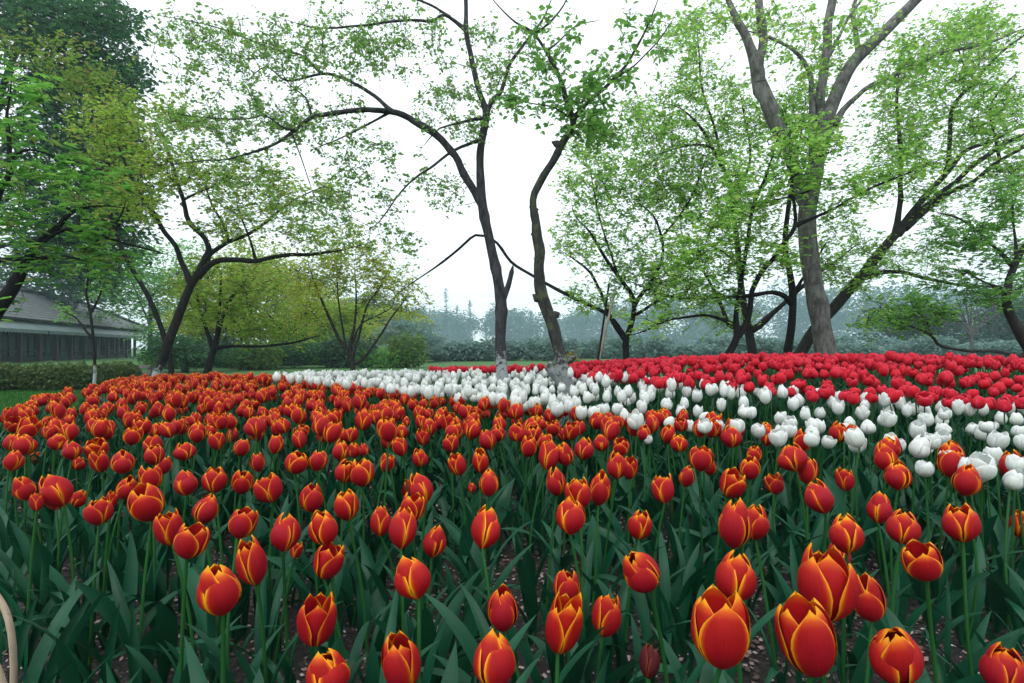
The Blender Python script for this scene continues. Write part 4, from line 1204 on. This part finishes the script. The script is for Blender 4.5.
GB = 'trees at the back of the garden'
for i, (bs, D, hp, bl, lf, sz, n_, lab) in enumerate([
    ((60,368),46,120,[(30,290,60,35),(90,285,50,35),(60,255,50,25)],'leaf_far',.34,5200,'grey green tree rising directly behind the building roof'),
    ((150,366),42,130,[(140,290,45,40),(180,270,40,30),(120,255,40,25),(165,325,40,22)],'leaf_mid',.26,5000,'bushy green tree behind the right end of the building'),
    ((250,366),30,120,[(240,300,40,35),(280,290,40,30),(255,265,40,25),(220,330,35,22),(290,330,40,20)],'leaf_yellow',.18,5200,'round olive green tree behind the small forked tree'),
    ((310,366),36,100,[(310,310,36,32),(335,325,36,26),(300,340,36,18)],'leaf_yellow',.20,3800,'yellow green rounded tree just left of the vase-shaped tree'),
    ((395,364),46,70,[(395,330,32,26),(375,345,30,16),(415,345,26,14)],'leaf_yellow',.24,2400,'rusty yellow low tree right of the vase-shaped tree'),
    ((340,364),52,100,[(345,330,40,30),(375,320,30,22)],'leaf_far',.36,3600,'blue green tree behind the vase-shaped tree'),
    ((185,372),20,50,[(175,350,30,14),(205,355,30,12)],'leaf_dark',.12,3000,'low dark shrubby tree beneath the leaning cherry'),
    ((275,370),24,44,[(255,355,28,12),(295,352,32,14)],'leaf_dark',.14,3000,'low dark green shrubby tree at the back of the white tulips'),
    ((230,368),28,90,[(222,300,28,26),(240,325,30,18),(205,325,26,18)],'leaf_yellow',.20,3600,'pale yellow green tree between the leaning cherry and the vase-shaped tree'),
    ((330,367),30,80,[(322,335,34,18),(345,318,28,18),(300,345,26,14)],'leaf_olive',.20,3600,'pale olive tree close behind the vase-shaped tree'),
    ((410,365),34,60,[(408,335,26,18),(425,348,22,12)],'leaf_hazed',.22,2200,'small misty blue green tree left of the slender trunk'),
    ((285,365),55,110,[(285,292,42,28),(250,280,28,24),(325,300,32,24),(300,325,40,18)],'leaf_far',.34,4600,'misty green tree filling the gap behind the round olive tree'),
    ((390,364),62,70,[(398,322,30,18),(368,308,26,18),(420,335,22,14)],'leaf_hazed',.36,3000,'misty blue green tree behind the tip of the long low branch'),
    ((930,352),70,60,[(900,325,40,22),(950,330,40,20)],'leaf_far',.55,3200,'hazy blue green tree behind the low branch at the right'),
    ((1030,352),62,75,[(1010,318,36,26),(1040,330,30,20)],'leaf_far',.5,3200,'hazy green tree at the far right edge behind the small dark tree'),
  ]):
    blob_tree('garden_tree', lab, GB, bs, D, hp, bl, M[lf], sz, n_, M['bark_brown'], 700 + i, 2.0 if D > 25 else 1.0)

# pale bare tree in the haze at the right
q = np.random.default_rng(42)
limbs = [[(972,356,2.2),(972,345,2),(971,335,1.7),(969,322,1.1),(966,300,.6)]]
for k in range(11):
    a = (k - 5) * .17 + q.normal(0, .05)
    x0, y0 = 971.5, 340 - q.uniform(0, 8); L = q.uniform(32, 52)
    limbs.append([(x0, y0, 1.2), (x0 + math.sin(a) * L * .5 + q.normal(0, 2), y0 - math.cos(a) * L * .5, .8), (x0 + math.sin(a * 1.2) * L, y0 - math.cos(a) * L, .45)])
tree('bare_tree', 'pale leafless tree with a fan of fine twigs in the haze at the right', GB, (972, 353), 34.0, limbs,
     [(970,305,30,22,110),(950,320,18,16,40),(992,320,18,16,40)], M['bark_far'], None, .1, dz=1.2, seed=191, seg=.5, twig_r=.012, minr=.010, gz=0.0)

# thin conifers standing above the far wood
GC = 'thin conifers above the far wood'
CON = [(443,318,8,'short spiky'),(446,288,9,'tall full'),(457,305,7,'broad based'),(470,300,6,'narrow'),(486,322,6,'low thin'),(520,316,6,'slight'),(531,310,7,'ragged'),(546,322,6,'small'),(582,318,6,'faint'),(603,312,7,'sparse'),(655,322,6,'thin low')]
where = ['left of the tallest far conifer','tallest of the far conifers, left of the slender cherry trunk','just right of the tallest far conifer','midway between the tallest far conifer and the slender trunk','close to the left side of the slender trunk',
         'close to the right side of the slender trunk','midway between the slender and the knobbly trunks','close to the left side of the knobbly trunk','close to the right side of the knobbly trunk','left of the propped short trunk','right of the propped short trunk']
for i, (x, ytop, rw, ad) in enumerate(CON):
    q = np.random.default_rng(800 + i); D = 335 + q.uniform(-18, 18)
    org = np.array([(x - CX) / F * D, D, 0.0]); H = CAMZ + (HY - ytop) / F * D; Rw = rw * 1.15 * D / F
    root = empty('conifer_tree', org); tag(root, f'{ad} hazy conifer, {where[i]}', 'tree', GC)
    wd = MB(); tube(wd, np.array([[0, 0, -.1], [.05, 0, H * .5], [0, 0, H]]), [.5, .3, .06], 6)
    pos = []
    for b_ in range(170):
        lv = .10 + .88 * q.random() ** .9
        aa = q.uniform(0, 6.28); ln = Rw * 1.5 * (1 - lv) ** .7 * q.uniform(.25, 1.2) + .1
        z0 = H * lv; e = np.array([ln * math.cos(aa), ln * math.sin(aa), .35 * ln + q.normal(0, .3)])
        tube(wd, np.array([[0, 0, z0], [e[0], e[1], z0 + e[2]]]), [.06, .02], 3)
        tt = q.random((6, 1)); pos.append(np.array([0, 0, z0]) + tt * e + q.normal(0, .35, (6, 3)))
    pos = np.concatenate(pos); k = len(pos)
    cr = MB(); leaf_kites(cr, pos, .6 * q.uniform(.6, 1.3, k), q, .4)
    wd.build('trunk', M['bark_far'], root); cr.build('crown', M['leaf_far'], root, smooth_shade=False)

# the far wood: one mass in the haze
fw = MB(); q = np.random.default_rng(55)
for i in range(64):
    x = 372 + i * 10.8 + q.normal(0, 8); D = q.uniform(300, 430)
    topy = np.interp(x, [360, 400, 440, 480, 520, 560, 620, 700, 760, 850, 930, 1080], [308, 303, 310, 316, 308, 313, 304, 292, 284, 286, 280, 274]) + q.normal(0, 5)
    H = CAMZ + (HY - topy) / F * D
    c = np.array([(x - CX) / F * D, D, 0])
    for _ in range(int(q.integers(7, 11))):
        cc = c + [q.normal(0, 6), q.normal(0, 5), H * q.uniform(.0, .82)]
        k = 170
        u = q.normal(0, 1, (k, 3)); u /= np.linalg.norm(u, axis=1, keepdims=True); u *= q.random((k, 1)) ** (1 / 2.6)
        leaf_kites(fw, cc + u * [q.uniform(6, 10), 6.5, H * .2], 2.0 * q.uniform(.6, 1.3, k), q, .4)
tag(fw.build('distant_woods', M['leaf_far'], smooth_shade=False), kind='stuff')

# ------------------------------------------------------------------ hedge, shrub, building, fences
def shrub(name, label, cat, c, size, n, leaf, lsz, seed, group=None):
    q = np.random.default_rng(seed)
    root = empty(name, (c[0], c[1], 0)); tag(root, label, cat, group)
    wd = MB(); cr = MB()
    for _ in range(14):
        bx, by = q.uniform(-.8, .8) * size[0], q.uniform(-.6, .6) * size[1]
        tube(wd, np.array([[bx * .03, by * .03, -.03], [bx * .7, by * .7, size[2] * .45], [bx * 1.1, by * 1.1, size[2] * .85]]), [.014, .010, .004], 5)
    u = q.uniform(-1, 1, (n, 3))
    # rounded block with a bumpy surface
    p = np.abs(u) ** 3; s = (p.sum(1)) ** (1 / 3)
    u = u / np.maximum(s, 1e-3)[:, None] * (q.random((n, 1)) ** .25)
    bump_ = 1 + .10 * np.sin(u[:, 0] * 9 + seed) + .08 * np.sin(u[:, 0] * 23 + u[:, 1] * 8)
    pos = np.stack([u[:, 0] * size[0], u[:, 1] * size[1], (u[:, 2] * .5 + .5) * size[2] * bump_], -1)
    leaf_kites(cr, pos, lsz * q.uniform(.6, 1.3, n), q, .4)
    wd.build('woody_base', M['bark_dark'], root); cr.build('foliage', leaf, root, smooth_shade=False)
    return root
GH = 'clipped hedge along the building'
for i, (x0, x1, top, base, lab) in enumerate([(-70, 22, 365, 392, 'clipped hedge block cut by the left edge of the view'), (20, 94, 365, 391, 'clipped hedge block just left of the thin young tree'), (97, 134, 363, 387, 'loose pale green hedge block between the young tree and the wooden railing')]):
    D = CAMZ * F / (base - HY)
    c = P((x0 + x1) / 2, base, D)
    shrub('hedge', lab, 'hedge', c, ((x1 - x0) / 2 * D / F, .45, (base - top) * D / F), 9000 if i < 2 else 3600, M['leaf_hedge'], .065, 40 + i, GH)
qs = np.random.default_rng(66)
for i in range(27):
    D = 40 + qs.uniform(-5, 9); x = 366 + i * 27 + qs.normal(0, 5)
    c = P(x, 360, D); hh_ = qs.uniform(.9, 1.7)
    shrub('shrub', 'low blue green bush in the loose row behind the tulip bed, one of many', 'shrub', c, (qs.uniform(1.3, 2.2), 1.1, hh_), 1900, M['leaf_hazed'], .28, 200 + i, 'bushes in a row at the back of the bed')
for i in range(11):
    D = 25 + qs.uniform(-3, 4); x = 168 + i * 24 + qs.normal(0, 5)
    c = P(x, 366, D); hh_ = qs.uniform(.7, 1.5)
    shrub('shrub', 'low green bush in the loose row at the back of the lawn, one of many', 'shrub', c, (qs.uniform(.8, 1.3), .7, hh_), 1700, M[('leaf_mid', 'leaf_olive2', 'leaf_far')[i % 3]], .16, 300 + i, 'bushes in a row at the back of the lawn')
c = P(573, 366, 6.9)
shrub('golden_shrub', 'small golden leaved shrub beside the foot of the knobbly tree', 'shrub', (c[0], c[1]), (.10, .10, .60), 700, M['leaf_gold'], .05, 49).location.z = float(ground_z(c[0], c[1]))

# tea house with a grey tiled roof and awnings
A = np.array([-28.8, 32.0]); Bp = np.array([-38.6, 62.0])
dirv = (Bp - A) / np.linalg.norm(Bp - A); nrm = np.array([dirv[1], -dirv[0]])       # nrm: towards the lawn
Lf = float(np.linalg.norm(Bp - A)); start = -10.0
def BP(s, o, z): return np.array([A[0] + dirv[0] * s + nrm[0] * o, A[1] + dirv[1] * s + nrm[1] * o, z])
rzb = math.atan2(dirv[1], dirv[0])
bo = np.array([A[0], A[1], 0.0])
house = empty('tea_house', bo); tag(house, 'low dark tea house with grey tiled hip roof and awnings behind the hedge', 'building')
mb = MB()
mb.box(BP((start + 27) / 2, -4.2, 1.15) - bo, (27 - start, 6.0, 2.5), rzb)
mb.build('wall', M['dark_wood'], house, smooth_shade=False)
def quad(mbx, pts, uv=None, th=.12):
    pts = np.array(pts); nrm_ = np.cross(pts[1] - pts[0], pts[3] - pts[0]); nrm_ = nrm_ / np.linalg.norm(nrm_)
    if nrm_[2] < 0: nrm_ = -nrm_
    V = np.vstack([pts, pts - nrm_ * th])
    uvv = None if uv is None else np.vstack([uv, uv])
    mbx.add(V, [[0, 1, 2, 3], [7, 6, 5, 4], [0, 4, 5, 1], [1, 5, 6, 2], [2, 6, 7, 3], [3, 7, 4, 0]], 0, uvv)
rf = MB()
e0, e1, hip = start - .5, 27.8, 6.0
ez, rz_, half = 2.62, 5.1, 4.6
quad(rf, [BP(e0, .5, ez) - bo, BP(e1, .5, ez) - bo, BP(e1 - hip, -half + .5, rz_) - bo, BP(e0, -half + .5, rz_) - bo], np.array([[e0, 0], [e1, 0], [e1 - hip, 5.4], [e0, 5.4]]))
quad(rf, [BP(e1 + .003, .5, ez + .003) - bo, BP(e1, -2 * half + .5, ez) - bo, BP(e1 - hip, -half + .49, rz_ + .003) - bo, BP(e1 - hip, -half + .51, rz_ + .003) - bo], np.array([[0, 0], [9, 0], [4.5, 6.5], [4.5, 6.5]]))
quad(rf, [BP(e0, -2 * half + .5, ez) - bo, BP(e1, -2 * half + .5, ez - .003) - bo, BP(e1 - hip, -half + .48, rz_ - .003) - bo, BP(e0, -half + .48, rz_ - .003) - bo], np.array([[e0, 0], [e1, 0], [e1 - hip, 5.4], [e0, 5.4]]))
roof = rf.build('roof', M['roof_tile'], house, smooth_shade=False)
rg = MB(); tube(rg, np.array([BP(e0, -half + .5, rz_ + .1), BP(e1 - hip, -half + .5, rz_ + .1), BP(e1, .5, ez + .1)]) - bo, [.16, .16, .13], 8)
rg.build('ridge', M['roof_tile'], roof)
for k in range(int((27 - start) / 2.4)):
    s0 = start + .3 + k * 2.4
    w = MB(); w.box(BP(s0 + 1.2, -1.15, 1.25) - bo, (2.0, .05, 1.9), rzb); wo_ = w.build('window', M['glass'], house, smooth_shade=False)
    fr = MB()
    for ds in (.22, 1.2, 2.18): fr.box(BP(s0 + ds, -1.10, 1.25) - bo, (.07, .07, 2.0), rzb)
    fr.box(BP(s0 + 1.2, -1.095, 2.22) - bo, (2.1, .065, .08), rzb); fr.box(BP(s0 + 1.2, -1.095, .62) - bo, (2.1, .065, .08), rzb)
    fr.build('frame', M['post_wood'], wo_, smooth_shade=False)
    po = MB(); po.box(BP(s0, -.05, 1.2) - bo, (.20, .20, 2.4), rzb); po.build('post', M['post_wood'], house, smooth_shade=False)
for k in range(6):
    s0 = start + .1 + k * 6.2; s1 = min(s0 + 6.05, 27.4)
    aw = MB()
    zt = 2.46
    quad(aw, [BP(s0, .1, zt), BP(s1, .1, zt), BP(s1, 1.35, zt - .55), BP(s0, 1.35, zt - .55)] - bo, None, .04)
    nsc = 18; xs = np.linspace(s0, s1, nsc * 2 + 1)
    topv = np.array([BP(x, 1.353, zt - .55) for x in xs]) - bo
    botv = np.array([BP(x, 1.356, zt - .72 - .07 * (j % 2)) for j, x in enumerate(xs)]) - bo
    m_ = len(xs)
    aw.add(np.vstack([topv, botv]), [[j, j + 1, m_ + j + 1, m_ + j] for j in range(m_ - 1)])
    aw.build('awning', M['awning'], house, smooth_shade=False)
aw = MB()
quad(aw, [BP(27.5, .6, 2.3), BP(33, .6, 2.2), BP(33, 2.6, 1.75), BP(27.5, 2.6, 1.85)] - bo, None, .06)
aw.build('awning', M['awning'], house, smooth_shade=False)
pl = MB(); pl.box(BP(32.6, 2.2, .85) - bo, (.55, .55, 1.75), rzb); pl.build('pillar', M['pillar'], house, smooth_shade=False)

def rail_fence(label, x0, x1, D, top, base):
    z1 = CAMZ + (HY - top) / F * D; a = P(x0, base, D); c = P(x1, base, D)
    root = empty('wooden_railing', (a[0], a[1], 0)); tag(root, label, 'fence')
    n_ = 5
    for k in range(n_):
        x = (c[0] - a[0]) * k / (n_ - 1)
        p_ = MB(); p_.box((x, 0, z1 / 2 - .05), (.07, .07, z1 + .1)); p_.build('post', M['rail_wood'], root, smooth_shade=False)
    for f_ in (.93, .55):
        r_ = MB(); r_.box(((c[0] - a[0]) / 2, -.055, z1 * f_), (c[0] - a[0] + .1, .04, .06)); r_.build('rail', M['rail_wood'], root, smooth_shade=False)
    return root
rail_fence('grey wooden post and rail fence at the right end of the tea house', 104, 150, 13.5, 365, 384)

# prop poles of the short-trunked tree
for i, (xa, ya, xb, yb, mat_, r_, lab) in enumerate([(591,364,616,286,'pale_pole',.022,'pale wooden prop pole leaning on the short-trunked green tree'),(593,364,609,284,'bark_dark',.017,'dark thin prop pole leaning beside the pale prop pole')]):
    D = 8.2 - .15 * i
    a = P(xa, ya, D); a[2] = float(ground_z(a[0], a[1])) - .04; b2 = P(xb, yb, D + .45)
    mbp = MB(); tube(mbp, np.linspace(0, 1, 8)[:, None] * (b2 - a)[None], np.full(8, r_) * np.linspace(1.1, .8, 8), 9, 0, .05, i)
    o = mbp.build('prop_pole', M[mat_], None, loc=a); tag(o, lab, 'pole')

# bent bamboo edging at the near left corner
fence = empty('bamboo_edging', (-.93, 1.0, float(ground_z(-.93, 1.0)))); tag(fence, 'low edging of bent pale bamboo strips at the lower left corner', 'edging')
def hoop(cx, cy, w, h, lean, r=.0):
    mbh = MB(); n_ = 28
    a = np.linspace(0, math.pi, n_)
    x = np.sign(-np.cos(a)) * np.abs(np.cos(a)) ** .7 * w / 2; z = np.abs(np.sin(a)) ** .38 * h
    pts = np.stack([cx + x, cy + lean * z, z - .03], -1)
    T = np.gradient(pts, axis=0); T /= np.linalg.norm(T, axis=1, keepdims=True)
    B = np.tile(np.array([.25, .97, 0]), (n_, 1)); N2 = np.cross(T, B)
    wv, th = .006, .002
    ring = np.stack([pts + B * wv + N2 * th, pts - B * wv + N2 * th, pts - B * wv - N2 * th, pts + B * wv - N2 * th], 1).reshape(-1, 3)
    f = [[i * 4 + j, i * 4 + (j + 1) % 4, (i + 1) * 4 + (j + 1) % 4, (i + 1) * 4 + j] for i in range(n_ - 1) for j in range(4)]
    mbh.add(ring, f); return mbh
hoop(-.21, .12, .30, .40, .06).build('hoop', M['bamboo'], fence)
hoop(-.055, -.06, .30, .39, .03).build('hoop', M['bamboo'], fence)

# ------------------------------------------------------------------ haze
hz = MB(); hz.box((0, 200, 24), (960, 600, 50))
m = bpy.data.materials.new('haze'); m.use_nodes = True; t = m.node_tree; t.nodes.clear()
out = t.nodes.new('ShaderNodeOutputMaterial'); pv = t.nodes.new('ShaderNodeVolumePrincipled')
pv.inputs['Color'].default_value = (0.60, 0.82, 0.94, 1); pv.inputs['Density'].default_value = 0.0012; pv.inputs['Anisotropy'].default_value = 0.1
t.links.new(pv.outputs[0], out.inputs['Volume'])
tag(hz.build('haze', m, smooth_shade=False), kind='stuff')

for o in S.objects:
    if o.get('label') and len(o['label'].replace('-', ' ').split()) > 15: print('LONG', o.name, len(o['label'].split()), o['label'])
